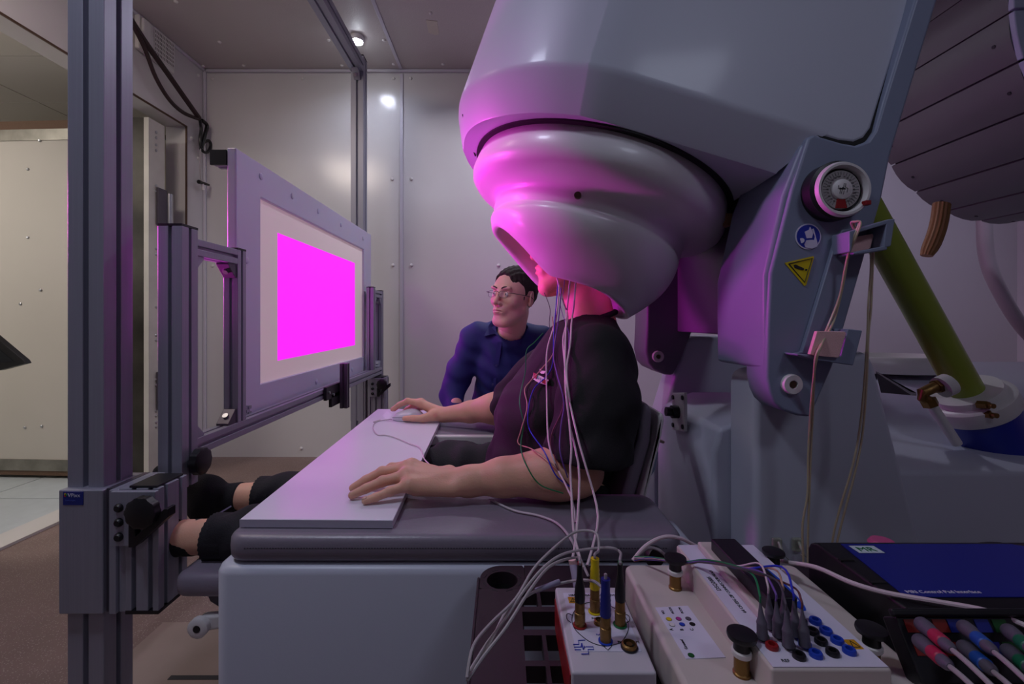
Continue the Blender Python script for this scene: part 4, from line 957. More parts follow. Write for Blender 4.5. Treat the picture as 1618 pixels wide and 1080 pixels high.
# small winged badge on the chest
bg = obj('chest_badge', MB().loft([[on_body(x, y, o, 1.1) for x, y in ((843, 588), (867, 600), (864, 608), (852, 605), (841, 598))] for o in (.007, .003)]), mat('badge_white', S('d8c8d0'), .6), tsh)
for q4 in (((843, 588), (849, 591), (847, 598), (842, 595)), ((859, 598), (866, 602), (862, 607), (856, 604))):
    obj('badge_bar', MB().loft([[on_body(x, y, o, 1.1) for x, y in q4] for o in (.0085, .005)]), RED, bg)
obj('badge_bird', MB().loft([[on_body(x, y, o, 1.1) for x, y in ((853, 582), (856, 585), (862, 586), (860, 590), (855, 590), (852, 587))] for o in (.0085, .003)]), mat('badge_white', S('d8c8d0'), .6), bg)
cA, cB = on_body(849, 596, .0055, 1.1), on_body(859, 601, .0055, 1.1)
for k, (a, b) in enumerate((((849.5, 594), (848.5, 598)), ((852, 595), (851, 599.5)), ((854.5, 596.5), (853.5, 601)), ((857, 598), (856, 602.5)))):
    obj('badge_stroke', MB().tube([on_body(*a, .009, 1.1), on_body(*b, .009, 1.1)], .0007, n=5, smooth=False), INKB, bg)

# ---------------- standing-by researcher behind the bed (kneeling beside it)
pm = thing('person', 'kneeling man with glasses and navy shirt watching the screen behind the bed', 'person', (.02, 2.02, 0))
Mm = Matrix.Translation((.044, 1.86, 1.092)) @ Matrix.Rotation(math.radians(-40), 4, 'Z') @ Matrix.Rotation(math.radians(5), 4, 'Y') @ Matrix.Rotation(math.radians(-3), 4, 'X')
nm = Mm.inverted()@Vector((.035, 1.935, .955))
hm_ = head_field(tuple(nm), .058)
MO = (0, .17, .022); Field.OFF = MO
Fk = Field((-.26, 1.40, .0), (.34, 2.42, .99), .009)
Fk.cap((.03, 1.76, .92), (.03, 1.84, .80), .055, .09, .05)
fmb = [Fk.mesh()]; Field.OFF = (0, 0, 0); fmb.append(xform(hm_.mesh(), Mm)); Field.OFF = MO
# hands resting on the far side of the bed
for cx_ in (-.20, .20):
    F5 = Field((cx_-.08, 1.68, .36), (cx_+.08, 1.82, .66), .003)
    F5.cap((cx_, 1.745, .62), (cx_, 1.755, .56), .032, .024, .01)
    hand(F5, (cx_, 1.755, .56), [[(cx_+o, 1.765, .49), (cx_+o*1.1, 1.768, .45), (cx_+o*1.1, 1.775, .425), (cx_+o*1.1, 1.785, .405)] for o in (-.030, -.010, .010, .029)], [(cx_-.02, 1.745, .54), (cx_-.035, 1.735, .51), (cx_-.04, 1.735, .48), (cx_-.04, 1.74, .455)])
    fmb.append(F5.mesh())
body_m = fmesh('body', fmb, SKIN2, pm)
Field.OFF = (0, 0, 0)
Hf = Field((-.11, -.12, -.06), (.11, .14, .16), .0026)     # hair
Hf.ell((0, .010, .036), (.0825, .106, .0945), .01)
Hf.ell((0, -.125, .034), (.064, .072, .070), .010, sub=True)                 # forehead and face
for s in (-1, 1):
    Hf.ell((s*.070, -.066, .006), (.028, .034, .060), .01, sub=True)           # temples, receding
    Hf.ell((s*.082, .012, -.012), (.022, .030, .045), .006, sub=True)         # round the ears
Hf.ell((0, -.02, -.075), (.10, .095, .055), .01, sub=True)
Hf.warp(lambda X, Y, Z: .0018*np.sin(260*X+60*Y)*np.sin(150*Y+90*Z))
fmesh('hair', [xform(Hf.mesh(), Mm)], HAIR, pm)
for s in (-1, 1):
    ctr = Mm@Vector((s*.031, -.0795, .0055)); fw = (Mm.to_3x3()@Vector((-.25 if s else 0, -1, .05))).normalized()
    ey = obj('eye', MB().sphere(ctr, .0108, 20, 14), mat('eye_white', S('d8ccc8'), .2), pm, ang=80)
    obj('iris', MB().sphere(ctr+fw*.0075, .0046, 14, 10), mat('iris', S('2a2a38'), .15), ey, ang=80)
    br = [Mm@Vector((s*x, y, z)) for x, y, z in ((.012, -.0965, .027), (.024, -.0975, .0325), (.038, -.092, .033), (.048, -.082, .028))]
    obj('eyebrow', MB().tube(br, .0026, n=6), HAIR, pm, ang=80)
obj('lips', MB().tube([Mm@Vector(v) for v in ((-.021, -.0935, -.0605), (-.008, -.1005, -.0590), (.008, -.1005, -.0590), (.021, -.0935, -.0605))], .0022, n=8).tube([Mm@Vector(v) for v in ((-.018, -.0930, -.0665), (-.006, -.0990, -.0690), (.006, -.0990, -.0690), (.018, -.0930, -.0665))], .0026, n=8), mat('lip_pale', S('c07a74'), .5), pm, ang=80)
gl = obj('eyeglasses', MB().tube([Mm@Vector(v) for v in ((-.012, -.110, .010), (0, -.113, .014), (.012, -.110, .010))], .0011, n=6), mat('wire_frame', S('3a3040'), .3, metal=.8), pm)
GLS = mat('spectacle_glass', (.8, .8, .9), .1, alpha=.05, spec=.1)
for s in (-1, 1):
    L = []
    for i in range(24):
        a = 2*PI*i/24; ca, sa = math.cos(a), math.sin(a); x = .031+.020*math.copysign(abs(ca)**.7, ca); z = .003+.013*math.copysign(abs(sa)**.7, sa)
        L.append(Mm@Vector((s*x, -.110+.010*((x-.012)/.04), z)))
    obj('rim', MB().tube(L+[L[0]], .0007, n=5, smooth=False), mat('wire_frame', S('3a3040'), .3, metal=.8), gl)
    fwv = Mm.to_3x3()@Vector((0, .0008, 0)); obj('lens', MB().loft([L, [p+fwv for p in L]]), GLS, gl)
    obj('temple_arm', MB().tube([Mm@Vector(v) for v in ((s*.050, -.101, .010), (s*.072, -.085, .010), (s*.080, .005, .006), (s*.082, .025, -.006))], .0011, n=6), mat('wire_frame', S('3a3040'), .3, metal=.8), gl)
# shirt
Field.OFF = MO
H = Field((-.34, 1.50, .44), (.36, 2.10, 1.0), .0045)
H.cap((.033, 1.69, .93), (.033, 1.66, 1.0), .03, .05, .01, sub=False) if False else None
H.ell((.02, 1.84, .80), (.155, .115, .17), .06).ell((.01, 1.90, .60), (.150, .110, .16), .08)
H.cap((-.115, 1.82, .905), (.165, 1.82, .895), .058, .058, .06).cap((.03, 1.775, .90), (.03, 1.755, .945), .075, .058, .04)
H.chain([(-.125, 1.82, .90), (-.185, 1.83, .76), (-.225, 1.82, .655)], [.060, .056, .050], .03)
H.chain([(-.225, 1.82, .655), (-.20, 1.74, .60)], [.050, .042], .03)
H.chain([(.175, 1.82, .89), (.24, 1.82, .75), (.25, 1.80, .64), (.20, 1.73, .61)], [.060, .056, .050, .042], .03)
H.warp(lambda X, Y, Z: .0028*np.sin(52*X+34*Z+4*np.sin(11*X))+.0024*np.sin(80*Z+22*X+4*np.sin(16*Y)))
H.cap((.033, 1.748, .94), (.03, 1.70, 1.04), .062, .085, .003, sub=True)
H.plane((0, 0, -1), (0, 0, .46), .005)
sh = fmesh('shirt', [H.mesh()], SHIRT, pm)
bpy.context.view_layer.update(); BV2 = [bvh(sh), bvh(body_m)]
def on_shirt(px, py, off=.004, far=1.98):
    d = Vector(((px-VX)/FPX, 1, (VY-py)/FPX)).normalized(); y = min([h[0].y for h in (b.ray_cast(Vector((0, 0, CZ)), d) for b in BV2) if h[0] is not None]+[far])
    return P(px, py, y-off)
def leaf(name, pts, m, par, t=.004, bevel=.001, fn=on_shirt, lift=.008):
    a = [fn(x, y, lift) for x, y in pts]; b = [p+Vector((0, t, 0)) for p in a]; return obj(name, MB().loft([a, b]), m, par, bevel=bevel)
# collar leaves
nk = [P(784, 503, 1.70), P(776, 508, 1.69)]
def on_shirt_only(px, py, off=.004):
    h = BV2[0].ray_cast(Vector((0, 0, CZ)), Vector(((px-VX)/FPX, 1, (VY-py)/FPX)).normalized()); return P(px, py, (h[0].y if h[0] is not None else 1.915)-off)
leaf('collar', [(780, 503), (772, 514), (765, 531), (782, 527), (797, 538), (791, 525), (785, 511)], SHIRT, pm, t=.010, lift=.013, fn=on_shirt_only)
leaf('collar', [(828, 504), (834, 516), (822, 546), (811, 531), (799, 538), (808, 526), (820, 513)], SHIRT, pm, t=.010, lift=.013, fn=on_shirt_only)
obj('placket', MB().loft([[on_shirt(x, y, .004) for x, y in ((793, 540), (789, 570), (784, 600), (780, 638))]+[on_shirt(x, y, .004) for x, y in ((772, 638), (776, 600), (781, 570), (786, 540))], [on_shirt(x, y, -.004) for x, y in ((793, 540), (789, 570), (784, 600), (780, 638))]+[on_shirt(x, y, -.004) for x, y in ((772, 638), (776, 600), (781, 570), (786, 540))]]), SHIRT, pm)
for x, y in ((784.5, 577), (778.5, 607)): obj('button', MB().lathe([(.005, 0), (.005, .0015), (.003, .002)], on_shirt(x, y, .006), (0, -1, 0), 14), mat('button_navy', S('3a3f70'), .3), pm)
# legs of the kneeling man
Field.OFF = (0, .17, 0)
Lg = Field((-.22, 1.70, .0), (.28, 2.45, .60), .010)
for x in (-.08, .12):
    Lg.chain([(x, 1.90, .50), (x, 1.86, .085)], [.095, .075], .03).chain([(x, 1.86, .075), (x, 2.28, .065)], [.068, .05], .02)
fmesh('trousers', [Lg.mesh()], PANTS, pm); Field.OFF = (0, 0, 0)
for x in (-.08, .12): obj('shoe', MB().loft([[(x+a*.045, 2.44+b, z) for a, b in ((-1, 0), (1, 0), (1, .09), (-1, .09))] for z in (.002, .10)]), BLK, pm, bevel=.02)
# ================================================================== LEADS on the volunteer
def lead(name, label, col, r, body, tail, top=1.055, grp='electrode leads'):
    """body: pixels where the lead lies on the body; tail: (px,py,depth) where it hangs free"""
    q = [body[0]]+list(body)+[body[-1]]; px = []
    for i in range(1, len(q)-2):
        for k in range(6):
            t = k/6; o = []
            for c in (0, 1):
                a_, b_, c_, d_ = q[i-1][c], q[i][c], q[i+1][c], q[i+2][c]; o.append(.5*((2*b_)+(c_-a_)*t+(2*a_-5*b_+4*c_-d_)*t*t+(3*b_-a_-3*c_+d_)*t**3))
            f = [q[m][2] if len(q[m]) == 3 else None for m in (i, i+1)]
            dd = None if f[0] is None else (f[0] if f[1] is None else f[0]*(1-t)+f[1]*t)
            px.append((o[0], o[1], dd))
    px.append((body[-1][0], body[-1][1], body[-1][2] if len(body[-1]) == 3 else None))
    D = [p[2] if p[2] is not None else on_body(p[0], p[1], r+.003).y for p in px]
    n_ = len(D); D2 = [min(D[max(0, i-2):i+3]) for i in range(n_)]; D3 = [sum(D2[max(0, i-2):i+3])/len(D2[max(0, i-2):i+3]) for i in range(n_)]
    pts = [P(p[0], p[1], d) for p, d in zip(px, D3)]+[P(*t) for t in tail]
    return tag(obj(name, MB().tube(pts, r, n=6, res=2), col), label, 'cable', grp)
mW = mat('lead_white', S('d2c0c8'), .45); mT = mat('lead_tan', S('c49a88'), .5); mB = mat('lead_blue', S('2430c0'), .45); mG = mat('lead_green', S('107a48'), .45)
mP = mat('lead_purple', S('6a4a9c'), .45); mR = mat('lead_brown', S('6a3a40'), .5); mD = mat('lead_dark', S('4a4450'), .5)
lead('electrode_cable', 'thick white cable hanging from the helmet front, leftmost of the three over the neck', mW, .0021, [(880, 437, 1.08), (885, 458, 1.07), (890, 476), (897, 502), (890, 535), (893, 580), (897, 639)], [(903, 706, .845), (901, 735, .83), (903, 780, .80), (906, 835, .735), (913, 868, .70), (921, 897, .67)])
lead('electrode_cable', 'thick white cable from the helmet, middle one of the three over the neck', mW, .0021, [(901, 440, 1.06), (898, 470), (895, 502), (893, 558), (894, 617), (901, 676)], [(914, 732, .83), (915, 780, .79), (911, 840, .73), (907, 870, .70), (902, 893, .68)])
lead('electrode_cable', 'thick white cable from the helmet, rightmost, bowing out over the sleeve hem', mW, .0021, [(910, 440, 1.06), (907, 480), (903, 510), (901, 543), (895, 587), (901, 639)], [(915, 700, .83), (937, 775, .80), (945, 815, .74), (940, 850, .71), (928, 893, .67)])
lead('electrode_cable', 'thick white cable falling straight down across the chest', mW, .0018, [(884, 450, 1.06), (879, 500), (873, 522), (864, 558), (864, 620), (867, 698), (882, 743)], [(903, 785, .80), (909, 825, .75)])
lead('electrode_wire', 'thin green wire looping over the front of the shirt', mG, .0013, [(858, 526, 1.16), (845, 540, 1.12), (832, 554, 1.10), (830, 587), (821, 632), (827, 669), (823, 706), (832, 735), (853, 765), (890, 779)], [])
lead('electrode_wire', 'thin blue wire curving down the chest past the badge', mB, .0013, [(882, 443, 1.08), (878, 491, 1.07), (875, 528), (873, 575), (862, 596), (845, 612), (836, 639), (836, 676), (860, 713), (878, 750), (901, 769)], [])
lead('electrode_wire', 'thin tan wire crossing the badge and turning back at the sleeve', mT, .0013, [(873, 500, 1.08), (875, 554), (856, 582), (838, 602), (829, 616), (833, 643), (823, 680), (819, 700), (838, 708), (860, 721), (885, 745)], [])
lead('electrode_wire', 'thin purple wire running down the middle of the shirt', mP, .0014, [(887, 454, 1.07), (883, 500, 1.06), (875, 558), (880, 590), (891, 635), (886, 676), (885, 713), (897, 754)], [])
lead('electrode_wire', 'thin brown wire beside the purple one over the upper arm', mR, .0012, [(892, 600), (889, 645), (872, 685), (872, 715), (885, 748), (905, 772)], [])
lead('electrode_wire', 'fine dark wire dangling from the chin in front of the collar', mD, .0009, [(860, 462, 1.12), (869, 487, 1.12), (868, 512, 1.12), (872, 530)], [])
lead('electrode_wire', 'fine mauve wire against the neck beside the tan wire', mP, .0009, [(892, 442, 1.06), (890, 462), (885, 478), (890, 500), (899, 530), (896, 575)], [])

# mouse cable end lying over the cushion and running to the plugs
tag(obj('mouse_cable', MB().tube([PZ(775, 789, .6345), PZ(812, 806, .6355), PZ(850, 814, .6355), PZ(880, 826, .637), P(900, 848, .74), P(912, 872, .72), P(930, 910, .69)], .0022, n=7), CABW), 'white cable end lying across the grey cushion below the forearm', 'cable')

# ================================================================== CART AND CONNECTOR BOXES
ZT = .60
cart = thing('equipment_cart', 'dark plum plastic cart top with a cup hole and rectangular cutouts', 'cart', (.3, .55, 0))
c0 = PZ(760, 895, ZT); XCL = -.036; YCF = .742; YCN = .30; XCR = 1.10
# slab with holes: a grid with cells left out
def holed(mb, xs, ys, holes, z0, z1):
    def H(i, j): return (i, j) in holes
    nx, ny = len(xs)-1, len(ys)-1
    V = {}
    def vv(i, j, t):
        k = (i, j, t)
        if k not in V: V[k] = len(mb.v); mb.v.append((xs[i], ys[j], z1 if t else z0))
        return V[k]
    for i in range(nx):
        for j in range(ny):
            if H(i, j): continue
            mb.f.append((vv(i, j, 1), vv(i+1, j, 1), vv(i+1, j+1, 1), vv(i, j+1, 1))); mb.f.append((vv(i, j, 0), vv(i, j+1, 0), vv(i+1, j+1, 0), vv(i+1, j, 0)))
            for (a, b, c, d, e) in (((i-1, j), (i, j), (i, j+1), 0, 0), ((i+1, j), (i+1, j+1), (i+1, j), 0, 0), ((i, j-1), (i+1, j), (i, j), 0, 0), ((i, j+1), (i, j+1), (i+1, j+1), 0, 0)):
                if a in holes or not (0 <= a[0] < nx and 0 <= a[1] < ny): mb.f.append((vv(*b, 0), vv(*b, 1), vv(*c, 1), vv(*c, 0)))
    return mb
# left strip with the round cup hole, made as rings around the hole
hc = PZ(793.5, 916, ZT); hr = .0236
def sq(cx, cy, x0, x1, y0, y1, n=48):
    o = []
    for i in range(n):
        a = 2*PI*i/n; ca, sa = math.cos(a), math.sin(a); t = min(((x1 if ca > 0 else x0)-cx)/ca if abs(ca) > 1e-6 else 9, ((y1 if sa > 0 else y0)-cy)/sa if abs(sa) > 1e-6 else 9)
        o.append([cx+ca*t, cy+sa*t])
    return o
X1, YM = .034, .677
sqp = sq(hc.x, hc.y, XCL, X1, YM, YCF)
for p in sqp:      # round the far left corner
    dx_, dy_ = (XCL+.035)-p[0], p[1]-(YCF-.035)
    if dx_ > 0 and dy_ > 0:
        L = math.hypot(dx_, dy_)
        if L > .035: p[0] = XCL+.035-dx_/L*.035; p[1] = YCF-.035+dy_/L*.035
cirp = [(hc.x+hr*math.cos(2*PI*i/48), hc.y+hr*math.sin(2*PI*i/48)) for i in range(48)]
m = MB(); b = []
for ring_, z in ((sqp, ZT-.02), (sqp, ZT-.002), ([(hc.x+(p[0]-hc.x)*.985, hc.y+(p[1]-hc.y)*.985) for p in sqp], ZT), (cirp, ZT), (cirp, ZT-.02)): b.append([(p[0], p[1], z) for p in ring_])
m.loft(b, cap=False); obj('tray_corner', m, MAROON, cart, ang=50)
for i in range(8):
    a = 2*PI*(i+.5)/8; c = Vector((hc.x+hr*1.2*math.cos(a), hc.y+hr*1.2*math.sin(a), ZT)); t = Vector((-math.sin(a), math.cos(a), 0)).normalized(); nn = Vector((t.y, -t.x, 0))
    obj('slot', MB().loft([[c+t*s1*.0055+nn*s2*.0012+Vector((0, 0, z)) for s1, s2 in ((-1, -1), (1, -1), (1, 1), (-1, 1))] for z in (-.001, .0006)]), SLOT, cart, bevel=.001)
obj('cup_well', MB().lathe([(hr*.99, 0), (hr*.9, -.09), (0.001, -.09)], (hc.x, hc.y, ZT-.019), (0, 0, 1), 40, cap=False), BLKM, cart)
obj('tray_panel', MB().box(XCL, .020, YCN, YM, ZT-.02, ZT), MAROON, cart)
xs = [.020, .026, .049, .054, .078, .150]; ys = [YCN, .362, .410, .422, .470, .482, .526, .5346, .5775, .588, .624, .635, .670, YM]
holes = {(1, 1), (3, 1), (1, 3), (3, 3), (1, 5), (3, 5), (1, 7), (3, 7), (1, 9), (2, 9), (3, 9), (1, 11), (3, 11)}
obj('slotted_tray', holed(MB(), xs, ys, holes, ZT-.02, ZT), MAROON, cart, bevel=.0)
obj('tray_panel', MB().box(.150, XCR, YCN, YM, ZT-.02, ZT), MAROON, cart, bevel=.002)
obj('tray_panel', MB().box(.034, XCR, YM, YCF, ZT-.02, ZT), MAROON, cart)
obj('rim', MB().box(XCL-.004, XCL, YCN, YCF-.035, ZT-.03, ZT+.001), MAROON, cart, bevel=.0015)
obj('under_shelf', MB().box(XCL+.02, XCR, YCN, YCF-.02, .16, .19), BLKM, cart, bevel=.004)
for x, y in ((XCL+.05, YCF-.05), (XCR-.05, YCF-.05), (XCL+.05, YCN+.04), (XCR-.05, YCN+.04)): obj('leg', MB().cyl((x, y, .0), (x, y, ZT-.02), .018, n=14), MAROON, cart)

# small head-position box
hb = thing('head_position_box', 'small white connector box with a drawn head outline and red side', 'connector box', (.115, .52, ZT))
ZB = .65
x0, x1, y0_, y1_ = .068, .153, .452, .597
obj('lid', MB().box(x0, x1, y0_, y1_, ZB-.035, ZB), EQ, hb, bevel=.003, seg=3)
obj('base', MB().box(x0+.002, x1-.001, y0_+.001, y1_-.001, ZT, ZB-.034), EQ, hb, bevel=.002)
obj('red_side', MB().loft([[(x0-.0012, y, z) for y, z in ((y0_+.004, ZT+.002), (y1_-.01, ZT+.002), (y1_-.006, ZB-.012), (y0_+.004, ZB-.006))], [(x0+.001, y, z) for y, z in ((y0_+.004, ZT+.002), (y1_-.01, ZT+.002), (y1_-.006, ZB-.012), (y0_+.004, ZB-.006))]]), RED, hb)
lab = obj('printed_label', MB().box(x0+.009, x1-.007, y0_+.028, y1_-.014, ZB, ZB+.0006), PAPER, hb, bevel=.0)
zL = ZB+.0008
text('HEAD LOCALISATION MODULE', .0048, INK, lab, (.083, .5760, zL), (1, 0, 0), (0, 1, 0), depth=.0002)
obj('warning_patch', MB().box(.0815, .0925, .5615, .5735, zL-.0002, zL+.0002), mat('amber', S('c89010'), .5), lab)
obj('warning_mark', MB().tube([(.0835, .5635, zL+.0004), (.087, .5715, zL+.0004), (.0905, .5635, zL+.0004), (.0835, .5635, zL+.0004)], .0005, n=4, smooth=False).tube([(.087, .5652, zL+.0004), (.087, .569, zL+.0004)], .0005, n=4), INK, lab)
def PB(x, y, z=ZB+.0010): return PZ(870+x/7.717, 920+y/7.717, z)
oval = [PB(*p) for p in [(590, 240), (440, 245), (330, 300), (268, 390), (262, 480), (300, 570), (400, 665), (500, 730), (620, 768), (700, 770), (830, 740), (890, 690), (940, 600), (950, 520), (925, 440), (860, 360), (740, 290), (590, 240)]]
obj('head_outline', MB().tube(oval, .0004, n=4, res=4).tube([PB(640, 770), PB(700, 822), PB(748, 768)], .0004, n=4, smooth=False).tube([PB(*p) for p in [(258, 395), (215, 375), (190, 400), (205, 450), (248, 485)]], .0004, n=4).tube([PB(*p) for p in [(905, 385), (950, 400), (965, 440), (950, 475), (925, 485)]], .0004, n=4), INK, lab)
eb = MB()
for p in ([(275, 752), (345, 752), (338, 705), (420, 700)], [(285, 785), (380, 785)], [(292, 817), (370, 817)], [(425, 782), (520, 782), (528, 815), (455, 815), (463, 868), (375, 870)]): eb.tube([PB(*q) for q in p], .0005, n=4, smooth=False)
obj('pulse_emblem', eb.tube([PB(*q) for q in [(370, 785), (378, 740), (400, 815), (412, 775), (418, 790)]], .0008, n=4, smooth=False), INKB, lab)
text('PHANTOM', .0048, INK, lab, tuple(PB(820, 735, ZB+.0010)), (1, 0, 0), (0, 1, 0), depth=.0002)
text('NASION', .0036, INKB, lab, tuple(PB(555, 640, ZB+.0010)), (1, 0, 0), (0, 1, 0), depth=.0002)
text('INION', .0036, INK, lab, tuple(PB(500, 440, ZB+.0010)), (1, 0, 0), (0, 1, 0), depth=.0002)
for (px, py, r, rim) in ((960, 790, .0080, INK), (592, 497, .0055, BRASS)):
    c = PB(px, py, ZB+.0006); jk = obj('socket', MB().lathe([(r, 0), (r, .004), (r*.78, .005), (r*.74, .001), (r*.4, .001), (r*.4, .004), (0, .004)], c, (0, 0, 1), 24), BRASS, hb); obj('socket_ring', MB().lathe([(r*1.12, 0), (r*1.12, .0012), (r, .0014)], c, (0, 0, 1), 24), rim, jk)
def plug(label, bx, by, lean, mt_ring, mt_boot, hgt, cable_col, path, hb_=.030, boot2=None, tip=None):
    c = PB(bx, by, ZB+.0008); t = thing('coaxial_plug', label, 'plug', c, 'plugs on the head box'); ax = Vector((lean, 0, 1)).normalized()
    obj('colour_ring', MB().lathe([(.0078, 0), (.0078, .0012), (.005, .0016)], c, (0, 0, 1), 24), mt_ring, t)
    kn = 28; mbk = MB()
    def ring(h, r, k=0): 
        u = ax.orthogonal().normalized(); w_ = ax.cross(u); return [c+ax*h+(r*(1+(.06 if k and i % 2 else 0)))*(math.cos(2*PI*i/kn)*u+math.sin(2*PI*i/kn)*w_) for i in range(kn)]
    obj('brass_barrel', mbk.loft([ring(0, .0062), ring(.004, .0058), ring(.005, .0058, 1), ring(.0155, .0058, 1), ring(.016, .0052), ring(.0175, .0052), ring(.018, .0056), ring(.0275, .0055), ring(.028, .0045)]), BRASS, t, ang=30)
    b0 = c+ax*.028
    pr = [(.0056, 0), (.0060, .003), (.0060, .010), (.0052, .018), (.0040, .024), (.0034, .030), (.0030, hgt-.028)]
    if mt_boot is YEL or 'blue' in mt_boot.name: pr = [(.0058, 0), (.0062, .002), (.0056, .005), (.0062, .007), (.0056, .010), (.0060, .012), (.0054, .015), (.0058, .017), (.0052, .020), (.0056, .022), (.0048, .026), (.0050, hgt-.028)]
    obj('boot', MB().lathe(pr, b0, ax, 20), mt_boot, t)
    e = c+ax*(hgt-.001)
    if tip: obj('tip_sleeve', MB().cyl(e-ax*.006, e+ax*.004, .0026, n=12), tip, t)
    obj('cord', MB().tube([e, e+ax*.006]+[P(*p) for p in path], .0017, n=7), cable_col, t)
    return t
plug('plug with red base ring and black boot, left on the small box', 356, 525, 0, RED, BLK, .070, CABG, [(912, 880, .585), (885, 886, .55), (862, 900, .53), (835, 935, .50), (800, 990, .47), (765, 1035, .45), (738, 1075, .43)], tip=RED)
plug('plug with yellow ribbed boot at the back of the small box', 540, 355, 0, YEL, YEL, .064, CABG, [(946, 868, .575), (944, 845, .59), (930, 838, .60), (905, 842, .60), (870, 870, .57), (842, 900, .55), (815, 945, .52), (775, 985, .48), (748, 1020, .45), (738, 1070, .43)])
plug('plug with blue boot at the front of the small box', 670, 715, 0, BLUE, mat('dark_blue_boot', S('16207c'), .45), .068, CABG, [(955, 928, .50), (935, 917, .52), (900, 918, .55), (850, 932, .54), (820, 950, .52), (800, 965, .51), (775, 1015, .47), (745, 1065, .44)])
plug('plug with green base ring and black boot, right on the small box', 848, 515, 0, GREEN, BLK, .070, CABG, [(980, 872, .585), (965, 865, .59), (930, 867, .59), (890, 875, .57), (860, 895, .55), (830, 930, .53), (800, 975, .50), (770, 1015, .47), (742, 1060, .44)], tip=GREEN)
tag(obj('heat_shrink_sleeve', MB().cyl(P(846, 933, .541), P(884, 918, .551), .0030, n=12), mat('sleeve_violet', S('8a84a0'), .5)), 'pale sleeve joining the blue plug cable above the dark tray', 'cable sleeve')
# pale plug standing behind the red one
pp = thing('pale_plug', 'lilac cable plug hanging down behind the small white box', 'plug', P(910, 920, .66))
obj('plug_body', MB().cyl(P(905, 890, .66), P(914, 930, .64), .0052, .0068, n=16), mat('lilac_plastic', S('9c90ac'), .5), pp); obj('plug_tip', MB().cyl(P(904, 883, .66), P(906, 893, .66), .0054, .0056, n=16), mat('pink_tip', S('e0b8b8'), .5), pp)

# large electrode amplifier connector box
eb_ = thing('electrode_box', 'large white electrode connector box with raised head and printed labels', 'connector box', (.3, .5, ZT))
def BZ(pts, z): return [PZ(x, y, z) for x, y in pts]
ZS = .652
obj('base_plate', MB().prism(rrect(.172, .415, .33, .650, .012), 'z', ZT, ZS), EQB, eb_, bevel=.006, seg=3)
def label_at(px): return PZ(px[0], px[1], ZS+.0005)
def PC(x, y, z=ZS+.001): return PZ(1020+x/9, 940+y/9, z)
ln = [PC(x, y, ZS) for x, y in [(135, 180), (600, 155), (1140, 890), (575, 910)]]
lc = obj('printed_card', MB().loft([ln, [p+Vector((0, 0, .0007)) for p in ln]]), PAPER, eb_)
for n_, (x, y), c in (('yellow', (332, 338), YEL), ('white', (378, 418), CAP), ('magenta', (470, 333), mat('dot_magenta', S('a8308c'), .5)), ('blue', (520, 412), BLUE), ('grey', (608, 330), mat('dot_grey', S('55505a'), .5)), ('black', (665, 408), BLK), ('green', (648, 852), mat('dot_green', S('0c5520'), .5))):
    c_ = PC(x, y); o = obj('colour_dot', MB().cyl(c_-Vector((0, 0, .0005)), c_+Vector((0, 0, .0004)), .0030, n=20), c, lc); o['label'] = n_+' printed dot'
    obj('dot_ring', MB().lathe([(.0033, 0), (.0033, .0002), (.0030, .0003)], c_, (0, 0, 1), 20, cap=False), INK, lc)
for t_, (x, y), sz in (('A', (398, 500), .0052), ('B', (545, 500), .0052), ('C', (690, 500), .0052), ('VCI', (280, 265), .004), ('HCCM', (410, 260), .004), ('PCCM', (545, 255), .004), ('Ground', (605, 765), .0046)):
    text(t_, sz, INK, lc, tuple(PC(x, y, ZS+.0011)), (0, 1, 0), (-1, 0, 0), depth=.0002)
ZH = .684
hx0, hx1, hy0, hy1 = .205, .375, .408, .645
def RB(name, x0, x1, y0, y1, z0, z1, mt, bev=.003, par=eb_): return obj(name, MB().box(x0, x1, y0, y1, z0, z1), mt, par, bevel=bev, seg=2)
RB('raised_head', .243, .353, .412, .640, ZS-.002, ZH, EQB)
hl = obj('head_label', MB().box(.2455, .3505, .414, .638, ZH, ZH+.0006), PAPER, eb_)
RB('label_strip_ridge', .268, .312, .470, .630, ZH, ZH+.010, EQB)
RB('ribbon_bar', .276, .308, .475, .605, ZH+.010, ZH+.026, BLK, .002)
text('64 CH EEG ZIF CONNECTOR HEAD', .0052, INK, hl, (.2625, .490, ZH+.0008), (0, 1, 0), (-1, 0, 0), depth=.0002)
text('DSQ2005', .0072, INK, hl, (.2545, .530, ZH+.0008), (0, 1, 0), (-1, 0, 0), depth=.0002)
ov = []
oc = Vector((.327, .545, ZH+.0007))
for i in range(32):
    a = 2*PI*i/32; ov.append(oc+Vector((.0095*math.cos(a), .052*math.sin(a), 0)))
lo = obj('oval_logo', MB().loft([ov, [p+Vector((0, 0, .0004)) for p in ov]]), mat('logo_blue', S('1848c0'), .4), hl)
text('umec', .017, mat('logo_white', S('e0e4f4'), .5), lo, (.3315, .508, ZH+.0013), (0, 1, 0), (-1, 0, 0), depth=.0002, sx=1.0)
text('REF', .0050, INK, hl, (.2575, .4195, ZH+.0008), (1, 0, 0), (0, 1, 0), depth=.0002)
obj('warning_patch', MB().box(.335, .346, .436, .449, ZH+.0005, ZH+.0009), mat('amber', S('c89010'), .5), hl)
obj('warning_mark', MB().tube([(.337, .438, ZH+.0011), (.3405, .447, ZH+.0011), (.344, .438, ZH+.0011), (.337, .438, ZH+.0011)], .0005, n=4, smooth=False), INK, hl)
